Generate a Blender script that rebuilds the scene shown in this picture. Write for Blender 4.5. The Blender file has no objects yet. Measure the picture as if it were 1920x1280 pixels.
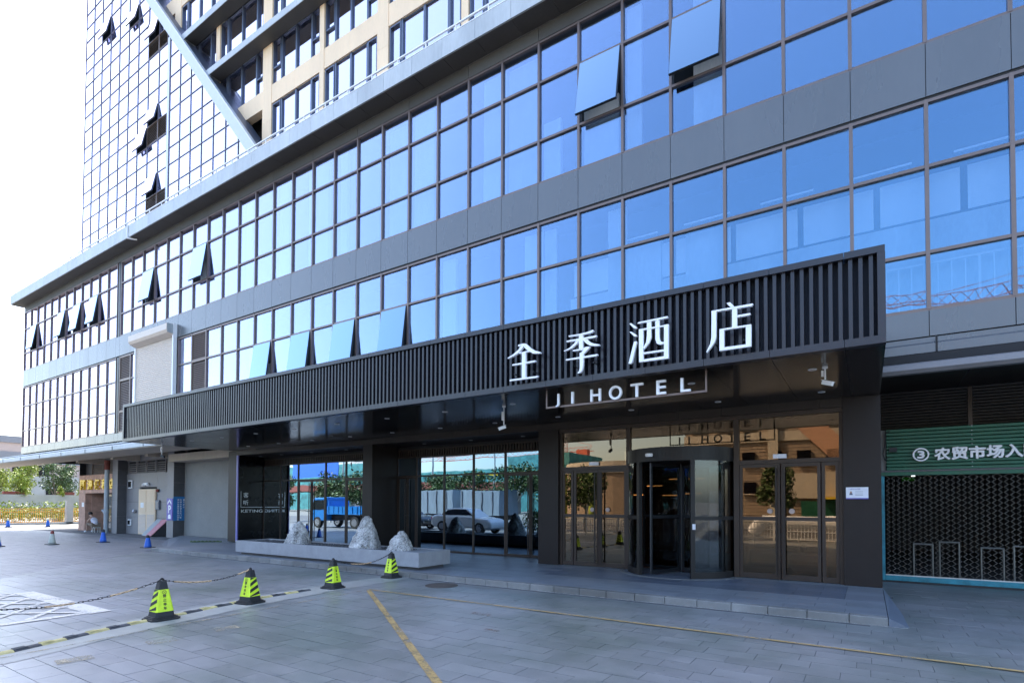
import bpy, bmesh, math, random
import numpy as np
from mathutils import Vector, Matrix
random.seed(7)
C = bpy.context.scene.collection
R_ = math.radians

# ---------------------------------------------------------------- camera
cam_d = bpy.data.cameras.new('camera'); cam = bpy.data.objects.new('camera', cam_d); C.objects.link(cam)
cam_d.sensor_fit = 'HORIZONTAL'; cam_d.sensor_width = 36.0
cam_d.lens = 1027.55/1920*36; cam_d.shift_x = 0.0; cam_d.shift_y = 280.3/1920
cam_d.clip_start = 0.1; cam_d.clip_end = 3000
Rv = Vector((0.83904403, 0.54405315, 0.0033577)); Uv = Vector((0.01009152, -0.0217331, 0.99971288)); Fv = Vector((-0.54396992, 0.83876924, 0.02372535))
M = Matrix((Rv, Uv, -Fv)).transposed().to_4x4(); M.translation = Vector((0, 0, 1.70))
cam.matrix_world = M
sc = bpy.context.scene; sc.camera = cam

# ---------------------------------------------------------------- light
SUN_EL = R_(52.0); SX, SY = -0.849, 0.529          # horizontal direction towards the sun
world = bpy.data.worlds.new('World'); sc.world = world; world.use_nodes = True
wn = world.node_tree; wn.nodes.clear()
sky = wn.nodes.new('ShaderNodeTexSky'); sky.sky_type = 'NISHITA'; sky.sun_disc = False
sky.sun_elevation = SUN_EL; sky.sun_rotation = math.atan2(SX, SY)
sky.altitude = 0; sky.air_density = 1.0; sky.dust_density = 2.0; sky.ozone_density = 1.6
bg = wn.nodes.new('ShaderNodeBackground'); bg.inputs['Strength'].default_value = 0.15
wo = wn.nodes.new('ShaderNodeOutputWorld')
wn.links.new(sky.outputs[0], bg.inputs[0]); wn.links.new(bg.outputs[0], wo.inputs[0])
sun_d = bpy.data.lights.new('sun', 'SUN'); sun_d.energy = 4.0; sun_d.angle = R_(0.5); sun_d.color = (1.0, 0.94, 0.85)
sun = bpy.data.objects.new('sun', sun_d); C.objects.link(sun)
sd = Vector((SX*math.cos(SUN_EL), SY*math.cos(SUN_EL), math.sin(SUN_EL)))
sun.rotation_euler = sd.to_track_quat('Z', 'Y').to_euler(); sun.location = (-30, 30, 60)
vs = sc.view_settings; vs.view_transform = 'Standard'; vs.look = 'None'; vs.exposure = 2.28; vs.gamma = 1.0; vs.use_curve_mapping = False
sc.cycles.max_bounces = 10; sc.cycles.transparent_max_bounces = 12; sc.cycles.glossy_bounces = 5; sc.cycles.diffuse_bounces = 4
sc.cycles.caustics_reflective = False; sc.cycles.caustics_refractive = False
sc.cycles.use_denoising = True; sc.cycles.sample_clamp_indirect = 6.0

# ---------------------------------------------------------------- materials
def nt(name):
    m = bpy.data.materials.new(name); m.use_nodes = True
    t = m.node_tree; t.nodes.clear()
    o = t.nodes.new('ShaderNodeOutputMaterial'); return m, t, o
def coords(t, scale=(1, 1, 1)):
    g = t.nodes.new('ShaderNodeNewGeometry'); mp = t.nodes.new('ShaderNodeMapping'); mp.inputs['Scale'].default_value = scale
    t.links.new(g.outputs['Position'], mp.inputs['Vector']); return mp.outputs['Vector'], g
def noise(t, vec, scale, detail=4, rough=.6):
    n = t.nodes.new('ShaderNodeTexNoise'); n.inputs['Scale'].default_value = scale; n.inputs['Detail'].default_value = detail; n.inputs['Roughness'].default_value = rough
    t.links.new(vec, n.inputs['Vector']); return n.outputs['Fac']
def ramp(t, fac, p0, p1, c0=(0, 0, 0, 1), c1=(1, 1, 1, 1)):
    r = t.nodes.new('ShaderNodeValToRGB'); r.color_ramp.elements[0].position = p0; r.color_ramp.elements[1].position = p1
    r.color_ramp.elements[0].color = c0; r.color_ramp.elements[1].color = c1
    t.links.new(fac, r.inputs[0]); return r.outputs[0]
def math_(t, op, a, b=None, clamp=False):
    n = t.nodes.new('ShaderNodeMath'); n.operation = op; n.use_clamp = clamp
    for i, v in enumerate((a, b)):
        if v is None: continue
        if isinstance(v, (int, float)): n.inputs[i].default_value = v
        else: t.links.new(v, n.inputs[i])
    return n.outputs[0]
def mixc(t, fac, a, b, mode='MIX'):
    n = t.nodes.new('ShaderNodeMix'); n.data_type = 'RGBA'; n.blend_type = mode
    for i, v in ((0, fac), (6, a), (7, b)):
        if isinstance(v, (int, float)): n.inputs[i].default_value = v
        elif isinstance(v, tuple): n.inputs[i].default_value = v if len(v) == 4 else v + (1,)
        else: t.links.new(v, n.inputs[i])
    return n.outputs[2]
def prin(t, o, col, rough=.5, metal=0., spec=.5, bump=None, bstr=.1, bdist=.01):
    p = t.nodes.new('ShaderNodeBsdfPrincipled')
    for k, v in (('Base Color', col), ('Roughness', rough), ('Metallic', metal), ('Specular IOR Level', spec)):
        if isinstance(v, tuple): p.inputs[k].default_value = v if len(v) == 4 else v + (1,)
        elif isinstance(v, (int, float)): p.inputs[k].default_value = v
        else: t.links.new(v, p.inputs[k])
    if bump is not None:
        b = t.nodes.new('ShaderNodeBump'); b.inputs['Strength'].default_value = bstr; b.inputs['Distance'].default_value = bdist
        t.links.new(bump, b.inputs['Height']); t.links.new(b.outputs[0], p.inputs['Normal'])
    t.links.new(p.outputs[0], o.inputs[0]); return p
def plain(name, col, rough=.5, metal=0., spec=.5, var=.12, scale=3., bump=.05, streak=False, isl=0.):
    """paint, metal, stone...: a base colour broken up by two noises and fine relief"""
    m, t, o = nt(name)
    v, g = coords(t, (1, 1, .25) if streak else (1, 1, 1))
    n1 = noise(t, v, scale, 5); n2 = noise(t, v, scale*14, 3)
    f = math_(t, 'ADD', math_(t, 'MULTIPLY', n1, .7), math_(t, 'MULTIPLY', n2, .3))
    lo = tuple(max(0, c*(1-var*1.6)) for c in col); hi = tuple(min(1, c*(1+var*1.6)) for c in col)
    c = ramp(t, f, .3, .7, lo+(1,), hi+(1,))
    if isl:
        oi = t.nodes.new('ShaderNodeObjectInfo')
        r = math_(t, 'FRACT', math_(t, 'ADD', g.outputs['Random Per Island'], oi.outputs['Random']))
        k = math_(t, 'ADD', math_(t, 'MULTIPLY', r, 2*isl), 1-isl)
        cc = t.nodes.new('ShaderNodeCombineColor')
        for i in range(3): t.links.new(k, cc.inputs[i])
        c = mixc(t, 1.0, c, cc.outputs[0], 'MULTIPLY')
    rr = math_(t, 'ADD', math_(t, 'MULTIPLY', n1, .25), max(.02, rough-.12))
    prin(t, o, c, rr, metal, spec, n2, bump*.6, .003)
    return m
def emit(name, col, s):
    m, t, o = nt(name); e = t.nodes.new('ShaderNodeEmission'); e.inputs[0].default_value = col+(1,); e.inputs[1].default_value = s
    t.links.new(e.outputs[0], o.inputs[0]); return m
def glass(name, refl, trans, base, wav=.02, ws=.9, fp=1.1, tilt=.012, graze=(1, 1, 1)):
    """coated architectural glass: mirror layer over a tinted see-through body, slightly wavy"""
    m, t, o = nt(name)
    v, g = coords(t)
    oi = t.nodes.new('ShaderNodeObjectInfo')
    va = t.nodes.new('ShaderNodeVectorMath'); va.operation = 'ADD'
    cx = t.nodes.new('ShaderNodeCombineXYZ'); t.links.new(math_(t, 'MULTIPLY', oi.outputs['Random'], 40.), cx.inputs[0])
    t.links.new(v, va.inputs[0]); t.links.new(cx.outputs[0], va.inputs[1])
    n = noise(t, va.outputs[0], ws, 2, .4)
    b = t.nodes.new('ShaderNodeBump'); b.inputs['Strength'].default_value = 1.0; b.inputs['Distance'].default_value = wav
    t.links.new(n, b.inputs['Height'])
    wn_ = t.nodes.new('ShaderNodeTexWhiteNoise'); wn_.noise_dimensions = '1D'; t.links.new(math_(t, 'MULTIPLY', oi.outputs['Random'], 917.), wn_.inputs['W'])
    v1 = t.nodes.new('ShaderNodeVectorMath'); v1.operation = 'SUBTRACT'; t.links.new(wn_.outputs['Color'], v1.inputs[0]); v1.inputs[1].default_value = (.5, .5, .5)
    v2 = t.nodes.new('ShaderNodeVectorMath'); v2.operation = 'SCALE'; t.links.new(v1.outputs[0], v2.inputs[0]); v2.inputs['Scale'].default_value = tilt
    v3 = t.nodes.new('ShaderNodeVectorMath'); v3.operation = 'ADD'; t.links.new(g.outputs['Normal'], v3.inputs[0]); t.links.new(v2.outputs[0], v3.inputs[1])
    v4 = t.nodes.new('ShaderNodeVectorMath'); v4.operation = 'NORMALIZE'; t.links.new(v3.outputs[0], v4.inputs[0]); t.links.new(v4.outputs[0], b.inputs['Normal'])
    gl = t.nodes.new('ShaderNodeBsdfGlossy'); gl.inputs['Roughness'].default_value = .004; gl.inputs['Color'].default_value = refl+(1,)
    t.links.new(b.outputs[0], gl.inputs['Normal'])
    lw = t.nodes.new('ShaderNodeLayerWeight'); lw.inputs['Blend'].default_value = .5
    t.links.new(mixc(t, math_(t, 'POWER', lw.outputs['Facing'], .85), refl, graze), gl.inputs['Color'])
    tr = t.nodes.new('ShaderNodeBsdfTransparent'); tr.inputs['Color'].default_value = trans+(1,)
    fr = t.nodes.new('ShaderNodeLayerWeight'); fr.inputs['Blend'].default_value = .5
    f = math_(t, 'ADD', math_(t, 'MULTIPLY', math_(t, 'POWER', fr.outputs['Facing'], fp), 1-base), base, True)
    f = math_(t, 'MULTIPLY', f, math_(t, 'ADD', math_(t, 'MULTIPLY', oi.outputs['Random'], .12), .94), True)
    mx = t.nodes.new('ShaderNodeMixShader'); t.links.new(f, mx.inputs[0]); t.links.new(tr.outputs[0], mx.inputs[1]); t.links.new(gl.outputs[0], mx.inputs[2])
    t.links.new(mx.outputs[0], o.inputs[0]); return m

def stone_mat(name, col, isl, rough, stain=.35, tint=(.50, .60, .52)):
    """paving stone: tone of its own per stone, streaks, soft stains, gritty relief"""
    m, t, o = nt(name)
    v, g = coords(t)
    vs_, _ = coords(t, (1, 3.5, 1))
    oi = t.nodes.new('ShaderNodeObjectInfo')
    r = math_(t, 'FRACT', math_(t, 'ADD', g.outputs['Random Per Island'], oi.outputs['Random']))
    big = noise(t, v, .38, 7, .62); mid = noise(t, vs_, 2.6, 5, .65); fine = noise(t, v, 60, 4, .75)
    k = math_(t, 'ADD', math_(t, 'MULTIPLY', r, 2*isl), 1-isl)
    k = math_(t, 'MULTIPLY', k, math_(t, 'ADD', math_(t, 'MULTIPLY', mid, .55), .72))
    k = math_(t, 'MULTIPLY', k, math_(t, 'ADD', math_(t, 'MULTIPLY', fine, .4), .8))
    cc = t.nodes.new('ShaderNodeCombineColor')
    for i in range(3): t.links.new(k, cc.inputs[i])
    c = mixc(t, 1.0, col, cc.outputs[0], 'MULTIPLY')
    st = ramp(t, big, .42, .62)
    sm = math_(t, 'MULTIPLY', st, stain)
    c = mixc(t, sm, c, mixc(t, 1.0, c, tint, 'MULTIPLY'))
    sp = noise(t, v, 11, 2, .5); sp = ramp(t, sp, .735, .76)
    c = mixc(t, math_(t, 'MULTIPLY', sp, .5), c, (.06, .06, .055))
    rr = math_(t, 'ADD', math_(t, 'MULTIPLY', mid, .3), rough-.15)
    prin(t, o, c, rr, 0, .7, fine, .25, .003)
    return m

MT = {}
MT['stone'] = stone_mat('plaza_stone', (.212, .216, .224), .075, .40, .85)
MT['stone_dark'] = stone_mat('dark_plaza_stone', (.15, .155, .17), .10, .5, .3)
MT['platform'] = stone_mat('platform_stone', (.19, .205, .235), .10, .5, .3)
MT['mat_stone'] = stone_mat('dark_inlay_stone', (.105, .125, .165), .12, .5, .25)
MT['kerb'] = stone_mat('kerb_granite', (.23, .23, .225), .14, .7, .9, (.45, .43, .40))
MT['strip'] = stone_mat('pale_strip_stone', (.29, .295, .29), .04, .6, .5, (.70, .76, .62))
MT['grout'] = plain('joint_sand', (.115, .12, .13), .9, var=.3, scale=6)
MT['soil'] = plain('far_ground', (.16, .155, .14), .9, var=.25, scale=.3)
MT['asphalt'] = plain('asphalt', (.085, .085, .088), .85, var=.25, scale=1.2, bump=.3)
MT['finwhite'] = plain('fin_panel', (.52, .55, .60), .45, .1, var=.05, isl=.04)
MT['towerbar'] = plain('tower_bar', (.17, .17, .23), .45, .2, var=.1)
MT['drum'] = plain('door_drum', (.020, .018, .018), .42, 0, .22, var=.06)
MT['planter'] = plain('planter_granite', (.31, .315, .335), .55, var=.10, scale=5, bump=.15)
MT['frame'] = plain('bronze_frame', (.175, .132, .118), .38, .55, var=.08, scale=1.5)
MT['frame_dark'] = plain('dark_frame', (.035, .037, .042), .4, .5, var=.1)
MT['frame_blue'] = plain('steel_blue_frame', (.10, .12, .17), .4, .5, var=.1)
MT['frame_brown'] = plain('brown_door_frame', (.052, .038, .031), .40, .1, .3, var=.1)
MT['spandrel'] = plain('grey_spandrel', (.088, .094, .104), .27, 0, .9, var=.05, scale=.8, isl=.05, streak=True)
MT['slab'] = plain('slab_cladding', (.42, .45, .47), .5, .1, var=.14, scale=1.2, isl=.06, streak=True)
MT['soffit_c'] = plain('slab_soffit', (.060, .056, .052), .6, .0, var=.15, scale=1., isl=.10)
MT['canopy'] = plain('canopy_metal', (.020, .020, .028), .32, 0, .5, var=.06, scale=2., isl=.05)
MT['slat'] = plain('slat_metal', (.017, .017, .024), .30, 0, .5, var=.06, scale=2.)
MT['back'] = plain('canopy_back', (.020, .026, .040), .6, 0, .15, var=.1)
MT['soffit_k'] = plain('glossy_black_soffit', (.009, .009, .011), .14, .0, .32, var=.1, scale=.5, bump=.0)
MT['clad'] = plain('brown_black_cladding', (.024, .019, .018), .45, 0, .22, var=.07, scale=.7)
MT['cladlite'] = plain('bronze_fascia', (.036, .028, .024), .42, 0, .25, var=.10, scale=.7, isl=.1)
MT['purple'] = plain('lavender_strip', (.20, .19, .52), .4, var=.08)
MT['blackglass'] = plain('black_panel', (.004, .004, .006), .25, 0, .2, var=.05, bump=0)
MT['white'] = plain('white_paint', (.80, .80, .82), .4, var=.03)
MT['signwhite'] = plain('sign_white', (.86, .86, .90), .35, var=.02)
MT['offwhite'] = plain('off_white', (.62, .60, .55), .5, var=.08)
MT['cream'] = plain('cream_render', (.84, .64, .44), .75, var=.06, scale=1.2, streak=True, isl=.03)
MT['creamdark'] = plain('cream_reveal', (.45, .33, .22), .7, var=.06)
MT['beige'] = plain('beige_soffit', (.52, .44, .35), .8, var=.10, scale=1.5, streak=True)
MT['shutter'] = plain('shutter_box_metal', (.58, .49, .42), .5, .1, var=.06)
MT['louvre'] = plain('louvre_brown', (.17, .125, .10), .5, .3, var=.1)
MT['louvre_dark'] = plain('dark_louvre', (.030, .024, .018), .55, .2, var=.15)
MT['green'] = plain('green_shutter', (.012, .095, .055), .42, .2, var=.18, scale=2.5)
MT['teal'] = plain('teal_paint', (.03, .22, .29), .45, .1, var=.3, scale=4)
MT['wire'] = plain('galvanised_wire', (.19, .19, .18), .4, .6, var=.2)
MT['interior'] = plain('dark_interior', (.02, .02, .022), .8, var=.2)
MT['curtain'] = plain('pale_curtain', (.66, .68, .70), .85, var=.12, scale=2.2, streak=True)
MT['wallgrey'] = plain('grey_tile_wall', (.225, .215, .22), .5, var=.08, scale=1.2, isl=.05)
MT['wallplain'] = plain('grey_render_wall', (.27, .265, .25), .8, var=.10, scale=.9)
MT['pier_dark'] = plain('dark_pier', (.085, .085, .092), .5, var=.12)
MT['brick_red'] = plain('red_stone_cladding', (.52, .30, .22), .7, var=.22, scale=4, isl=.12)
MT['gold'] = plain('gold_letters', (.95, .60, .04), .4, .2, var=.08)
MT['black'] = plain('black_rubber', (.02, .02, .022), .6, var=.2)
MT['yellow'] = plain('fluorescent_sleeve', (.66, .86, .03), .5, var=.10, scale=9)
MT['paint_y'] = None
MT['hump_y'] = plain('worn_yellow_rubber', (.50, .43, .20), .7, var=.2, scale=9, bump=.3)
MT['hump_k'] = plain('black_hump_rubber', (.055, .06, .07), .7, var=.3, scale=9, bump=.3)
MT['sleeve'] = plain('faded_orange_sleeve', (.62, .42, .25), .6, var=.2, scale=12)
MT['blue'] = plain('blue_plastic', (.02, .13, .60), .45, var=.12)
MT['bluesign'] = plain('blue_sign', (.025, .17, .42), .45, var=.1)
MT['violet'] = plain('violet_sign', (.13, .10, .42), .45, var=.08)
MT['pink'] = plain('pink_board', (.55, .20, .24), .5, var=.15, scale=8)
MT['palecone'] = plain('pale_cone', (.60, .60, .50), .6, var=.15)
MT['redcap'] = plain('dull_red', (.30, .06, .045), .6, var=.1)
MT['pipe'] = plain('grey_pipe', (.33, .37, .40), .45, .1, var=.08)
MT['rust'] = plain('rust_red_planter', (.22, .06, .045), .8, var=.2)
MT['railo'] = plain('orange_railing', (.75, .34, .06), .5, var=.1)
MT['leaf'] = plain('leaf_green', (.055, .10, .022), .6, var=.5, scale=1.6, isl=.4)
MT['leaf_y'] = plain('leaf_yellow_green', (.22, .27, .03), .6, var=.35, scale=1.6, isl=.35)
MT['bark'] = plain('bark', (.16, .13, .10), .9, var=.3, scale=6, bump=.5)
MT['barkwhite'] = plain('whitewashed_trunk', (.6, .6, .57), .8, var=.2)
MT['skin'] = plain('skin', (.46, .27, .19), .6, var=.05)
MT['hair'] = plain('hair', (.015, .012, .012), .6, var=.2)
MT['shirt'] = plain('white_shirt', (.68, .66, .72), .8, var=.06)
MT['shorts'] = plain('khaki_shorts', (.24, .18, .13), .9, var=.1)
MT['pinkwall'] = plain('pink_building', (.50, .38, .33), .8, var=.06, scale=.4)
MT['greyband'] = plain('grey_building', (.24, .235, .25), .8, var=.06, scale=.4)
MT['concrete'] = plain('concrete', (.40, .39, .37), .85, var=.12, scale=.8)
MT['orangewall'] = plain('orange_wall', (.48, .27, .17), .8, var=.06)
MT['brickwall'] = plain('brown_brick_wall', (.30, .22, .155), .8, var=.15, scale=1.5)
MT['creamdull'] = plain('dull_cream_wall', (.46, .40, .32), .8, var=.08)
MT['blind'] = plain('white_blind', (.88, .89, .90), .8, var=.03)
MT['netting'] = plain('teal_netting', (.06, .24, .24), .8, var=.4, scale=.8)
MT['carwhite'] = plain('white_car_paint', (.78, .79, .80), .15, 0, .7, var=.01, bump=0)
MT['cardark'] = plain('dark_car_paint', (.02, .025, .035), .12, 0, .7, var=.05, bump=0)
MT['trailer'] = plain('trailer_side', (.30, .37, .45), .5, var=.1, streak=True)
MT['truckblue'] = plain('blue_truck_paint', (.02, .22, .62), .3, var=.08)
MT['tyre'] = plain('tyre', (.02, .02, .02), .8, var=.1)
MT['rim'] = plain('rim', (.4, .4, .42), .3, .8, var=.05)
MT['carglass'] = plain('car_glass', (.01, .015, .02), .04, 0, .8, var=.01, bump=0)
MT['redlamp'] = plain('red_lamp', (.4, .01, .01), .2, var=.05)
MT['crane'] = plain('crane_red', (.6, .12, .06), .6, var=.05)
MT['wood'] = plain('lobby_wood', (.20, .10, .05), .4, var=.2, scale=3, streak=True)
MT['lamp'] = emit('warm_shelf_light', (1.0, .34, .08), .6)
MT['downlight'] = emit('downlight_disc', (1.0, .97, .92), .55)
MT['tube'] = emit('market_tube', (.9, .95, 1.0), .5)
MT['violetlamp'] = emit('violet_lamp', (.25, .12, 1.0), .35)
MT['greenlamp'] = emit('green_lamp', (.03, .2, .02), .02)
MT['alu'] = plain('brushed_aluminium', (.50, .50, .52), .35, .7, var=.05)
MT['notice'] = plain('notice_white', (.74, .75, .82), .4, var=.03)
MT['manhole'] = plain('cast_iron', (.10, .085, .075), .7, .3, var=.25, scale=8)
MT['glass_c'] = glass('curtain_glass', (.26, .62, .93), (.74, .82, .90), .17, .0040, .8, 1.4, .014, (1, .78, .90))
MT['glass_s'] = glass('sash_coated_glass', (.28, .60, .88), (.10, .12, .15), .22, .0018, .8, 1.3, .01, (.72, .82, 1.0))
MT['glass_t'] = glass('tower_glass', (.84, .84, .98), (.5, .55, .6), .40, .0016, .8, 1.1, .012, (1, .9, 1))
MT['glass_b'] = glass('blue_shop_glass', (.36, .62, .84), (.10, .20, .30), .30, .0010, 1.3, 1.1, .003)
MT['glass_e'] = glass('bronze_entrance_glass', (.80, .62, .42), (.46, .38, .30), .12, .0003, 1.3, 1.3, .003)
MT['glass_r'] = glass('clear_revolving_glass', (.85, .88, .9), (.60, .64, .66), .05, .0008, 1.3, 5.5)

def rock_mat():
    m, t, o = nt('pale_boulder'); v, g = coords(t)
    n1 = noise(t, v, 3.2, 8, .75); n2 = noise(t, v, 26, 6, .75)
    c = ramp(t, math_(t, 'ADD', math_(t, 'MULTIPLY', n1, .5), math_(t, 'MULTIPLY', n2, .5)), .40, .57, (.10, .095, .09, 1), (.74, .72, .70, 1))
    prin(t, o, c, .8, 0, .4, n2, .8, .03); return m
MT['rock'] = rock_mat()
def worn_paint(name, col, lo, hi):
    m, t, o = nt(name); v, g = coords(t)
    n1 = noise(t, v, 2.2, 6, .7); n2 = noise(t, v, 38, 4, .7)
    f = ramp(t, math_(t, 'ADD', math_(t, 'MULTIPLY', n1, .55), math_(t, 'MULTIPLY', n2, .45)), lo, hi)
    p = t.nodes.new('ShaderNodeBsdfPrincipled'); p.inputs['Base Color'].default_value = col+(1,); p.inputs['Roughness'].default_value = .7
    tr = t.nodes.new('ShaderNodeBsdfTransparent'); mx = t.nodes.new('ShaderNodeMixShader')
    t.links.new(f, mx.inputs[0]); t.links.new(p.outputs[0], mx.inputs[1]); t.links.new(tr.outputs[0], mx.inputs[2]); t.links.new(mx.outputs[0], o.inputs[0]); return m
MT['paint_y'] = worn_paint('worn_yellow_paint', (.36, .25, .10), .46, .62)
MT['paint_f'] = worn_paint('faded_yellow_paint', (.36, .31, .22), .42, .54)
MT['paint_w'] = worn_paint('worn_white_paint', (.66, .62, .56), .50, .70)
MT['dust'] = worn_paint('kerb_dust', (.50, .49, .46), .40, .62)
MT['rustmark'] = worn_paint('rust_stain', (.24, .13, .09), .40, .56)

# ---------------------------------------------------------------- helpers
def lab(o, label=None, cat=None, group=None, kind=None):
    if label: o['label'] = label
    if cat: o['category'] = cat
    if group: o['group'] = group
    if kind: o['kind'] = kind
    return o
def thing(name, loc, label, cat, group=None, rz=0.):
    o = bpy.data.objects.new(name, None); C.objects.link(o); o.location = loc; o.rotation_euler = (0, 0, rz)
    o.empty_display_size = .2
    return lab(o, label, cat, group)
def origin(p):
    return Vector((0, 0, 0)) if p is None else (p.location + (origin(p.parent) if p.parent else Vector((0, 0, 0))))
class MB:
    def __init__(s): s.v = []; s.f = []
    def add(s, vs, fs):
        n = len(s.v); s.v += [tuple(v) for v in vs]; s.f += [tuple(i+n for i in f) for f in fs]; return s
    def box(s, x0, x1, y0, y1, z0, z1):
        return s.add([(x0, y0, z0), (x1, y0, z0), (x1, y1, z0), (x0, y1, z0), (x0, y0, z1), (x1, y0, z1), (x1, y1, z1), (x0, y1, z1)],
                     [(0, 3, 2, 1), (4, 5, 6, 7), (0, 1, 5, 4), (1, 2, 6, 5), (2, 3, 7, 6), (3, 0, 4, 7)])
    def prism(s, poly, y0, y1):
        """poly of (x,z) extruded along y"""
        n = len(poly); a = sum(poly[i][0]*poly[(i+1) % n][1]-poly[(i+1) % n][0]*poly[i][1] for i in range(n))
        if a < 0: poly = poly[::-1]
        vs = [(x, y0, z) for x, z in poly]+[(x, y1, z) for x, z in poly]
        fs = [tuple(range(n)), tuple(range(2*n-1, n-1, -1))]+[(i, i+n, (i+1) % n+n, (i+1) % n) for i in range(n)]
        return s.add(vs, fs)
    def slab(s, poly, z0, z1):
        """poly of (x,y) extruded along z"""
        n = len(poly); a = sum(poly[i][0]*poly[(i+1) % n][1]-poly[(i+1) % n][0]*poly[i][1] for i in range(n))
        if a < 0: poly = poly[::-1]
        vs = [(x, y, z0) for x, y in poly]+[(x, y, z1) for x, y in poly]
        fs = [tuple(range(n-1, -1, -1)), tuple(range(n, 2*n))]+[(i, (i+1) % n, (i+1) % n+n, i+n) for i in range(n)]
        return s.add(vs, fs)
    def profx(s, prof, x0, x1):
        """prof of (y,z) extruded along x"""
        n = len(prof); a = sum(prof[i][0]*prof[(i+1) % n][1]-prof[(i+1) % n][0]*prof[i][1] for i in range(n))
        if a < 0: prof = prof[::-1]
        vs = [(x0, y, z) for y, z in prof]+[(x1, y, z) for y, z in prof]
        fs = [tuple(range(n-1, -1, -1)), tuple(range(n, 2*n))]+[(i, (i+1) % n, (i+1) % n+n, i+n) for i in range(n)]
        return s.add(vs, fs)
    def tube(s, p, q, r0, r1=None, n=8, cap=True):
        p = Vector(p); q = Vector(q); r1 = r0 if r1 is None else r1
        d = (q-p).normalized(); a = d.orthogonal().normalized(); b = d.cross(a)
        vs = [p+(a*math.cos(2*math.pi*i/n)+b*math.sin(2*math.pi*i/n))*r0 for i in range(n)]+[q+(a*math.cos(2*math.pi*i/n)+b*math.sin(2*math.pi*i/n))*r1 for i in range(n)]
        fs = [(i, (i+1) % n, (i+1) % n+n, i+n) for i in range(n)]
        if cap: fs += [tuple(range(n-1, -1, -1)), tuple(range(n, 2*n))]
        return s.add(vs, fs)
    def path(s, pts, r, n=6):
        for a, b in zip(pts[:-1], pts[1:]): s.tube(a, b, r, r, n)
        return s
    def lathe(s, prof, c=(0, 0), n=24, a0=0., a1=2*math.pi):
        """prof of (r,z)"""
        full = abs(a1-a0-2*math.pi) < 1e-6; k = n if full else n+1; m = len(prof)
        vs = [(c[0]+r*math.cos(a0+(a1-a0)*i/n), c[1]+r*math.sin(a0+(a1-a0)*i/n), z) for i in range(k) for r, z in prof]
        fs = []
        for i in range(n):
            j = (i+1) % k
            for h in range(m-1): fs.append((i*m+h, j*m+h, j*m+h+1, i*m+h+1))
        return s.add(vs, fs)
    def mesh(s, name, off=Vector((0, 0, 0)), smooth=False):
        me = bpy.data.meshes.new(name); me.from_pydata([(x-off[0], y-off[1], z-off[2]) for x, y, z in s.v], [], s.f); me.update()
        if smooth: me.polygons.foreach_set('use_smooth', [True]*len(me.polygons))
        return me
    def build(s, name, m, parent=None, smooth=False, bevel=0., base=None):
        """with base given the vertices are local to that point"""
        off = origin(parent) if base is None else Vector(base)
        me = s.mesh(name, off if base is None else Vector((0, 0, 0)), smooth)
        if m: me.materials.append(MT[m] if isinstance(m, str) else m)
        o = bpy.data.objects.new(name, me); C.objects.link(o); o.parent = parent
        if base is not None: o.location = off-origin(parent)
        if bevel:
            b = o.modifiers.new('bevel', 'BEVEL'); b.width = bevel; b.segments = 2; b.limit_method = 'ANGLE'
        return o
_cache = {}
def bx(name, m, x0, x1, y0, y1, z0, z1, parent=None):
    """a box part; boxes of one size and material share their mesh data"""
    dx, dy, dz = x1-x0, y1-y0, z1-z0
    k = (m, round(dx, 3), round(dy, 3), round(dz, 3))
    me = _cache.get(k)
    if me is None:
        me = MB().box(-dx/2, dx/2, -dy/2, dy/2, -dz/2, dz/2).mesh(name); me.materials.append(MT[m]); _cache[k] = me
    o = bpy.data.objects.new(name, me); C.objects.link(o); o.parent = parent
    o.location = Vector(((x0+x1)/2, (y0+y1)/2, (z0+z1)/2))-origin(parent)
    return o
def inst(name, me, loc, parent=None, rz=0., scale=None):
    o = bpy.data.objects.new(name, me); C.objects.link(o); o.parent = parent
    o.location = Vector(loc)-origin(parent); o.rotation_euler = (0, 0, rz)
    if scale: o.scale = scale
    return o
def kids(o): return [c for c in C.objects if c.parent == o]
def copy_tree(o, parent=None):
    c = o.copy(); C.objects.link(c); c.parent = parent
    for ch in list(o.children): copy_tree(ch, c)
    return c
def text_mesh(s, size=1., depth=.01, bold=0., align='CENTER', spacing=1.):
    cu = bpy.data.curves.new('txt', 'FONT'); cu.body = s; cu.size = size; cu.extrude = depth/2; cu.offset = bold
    cu.align_x = align; cu.align_y = 'CENTER'; cu.space_character = spacing
    ob = bpy.data.objects.new('txt', cu); C.objects.link(ob)
    bpy.context.view_layer.update()
    dg = bpy.context.evaluated_depsgraph_get()
    me = bpy.data.meshes.new_from_object(ob.evaluated_get(dg))
    bpy.data.objects.remove(ob); bpy.data.curves.remove(cu)
    return me
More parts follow.
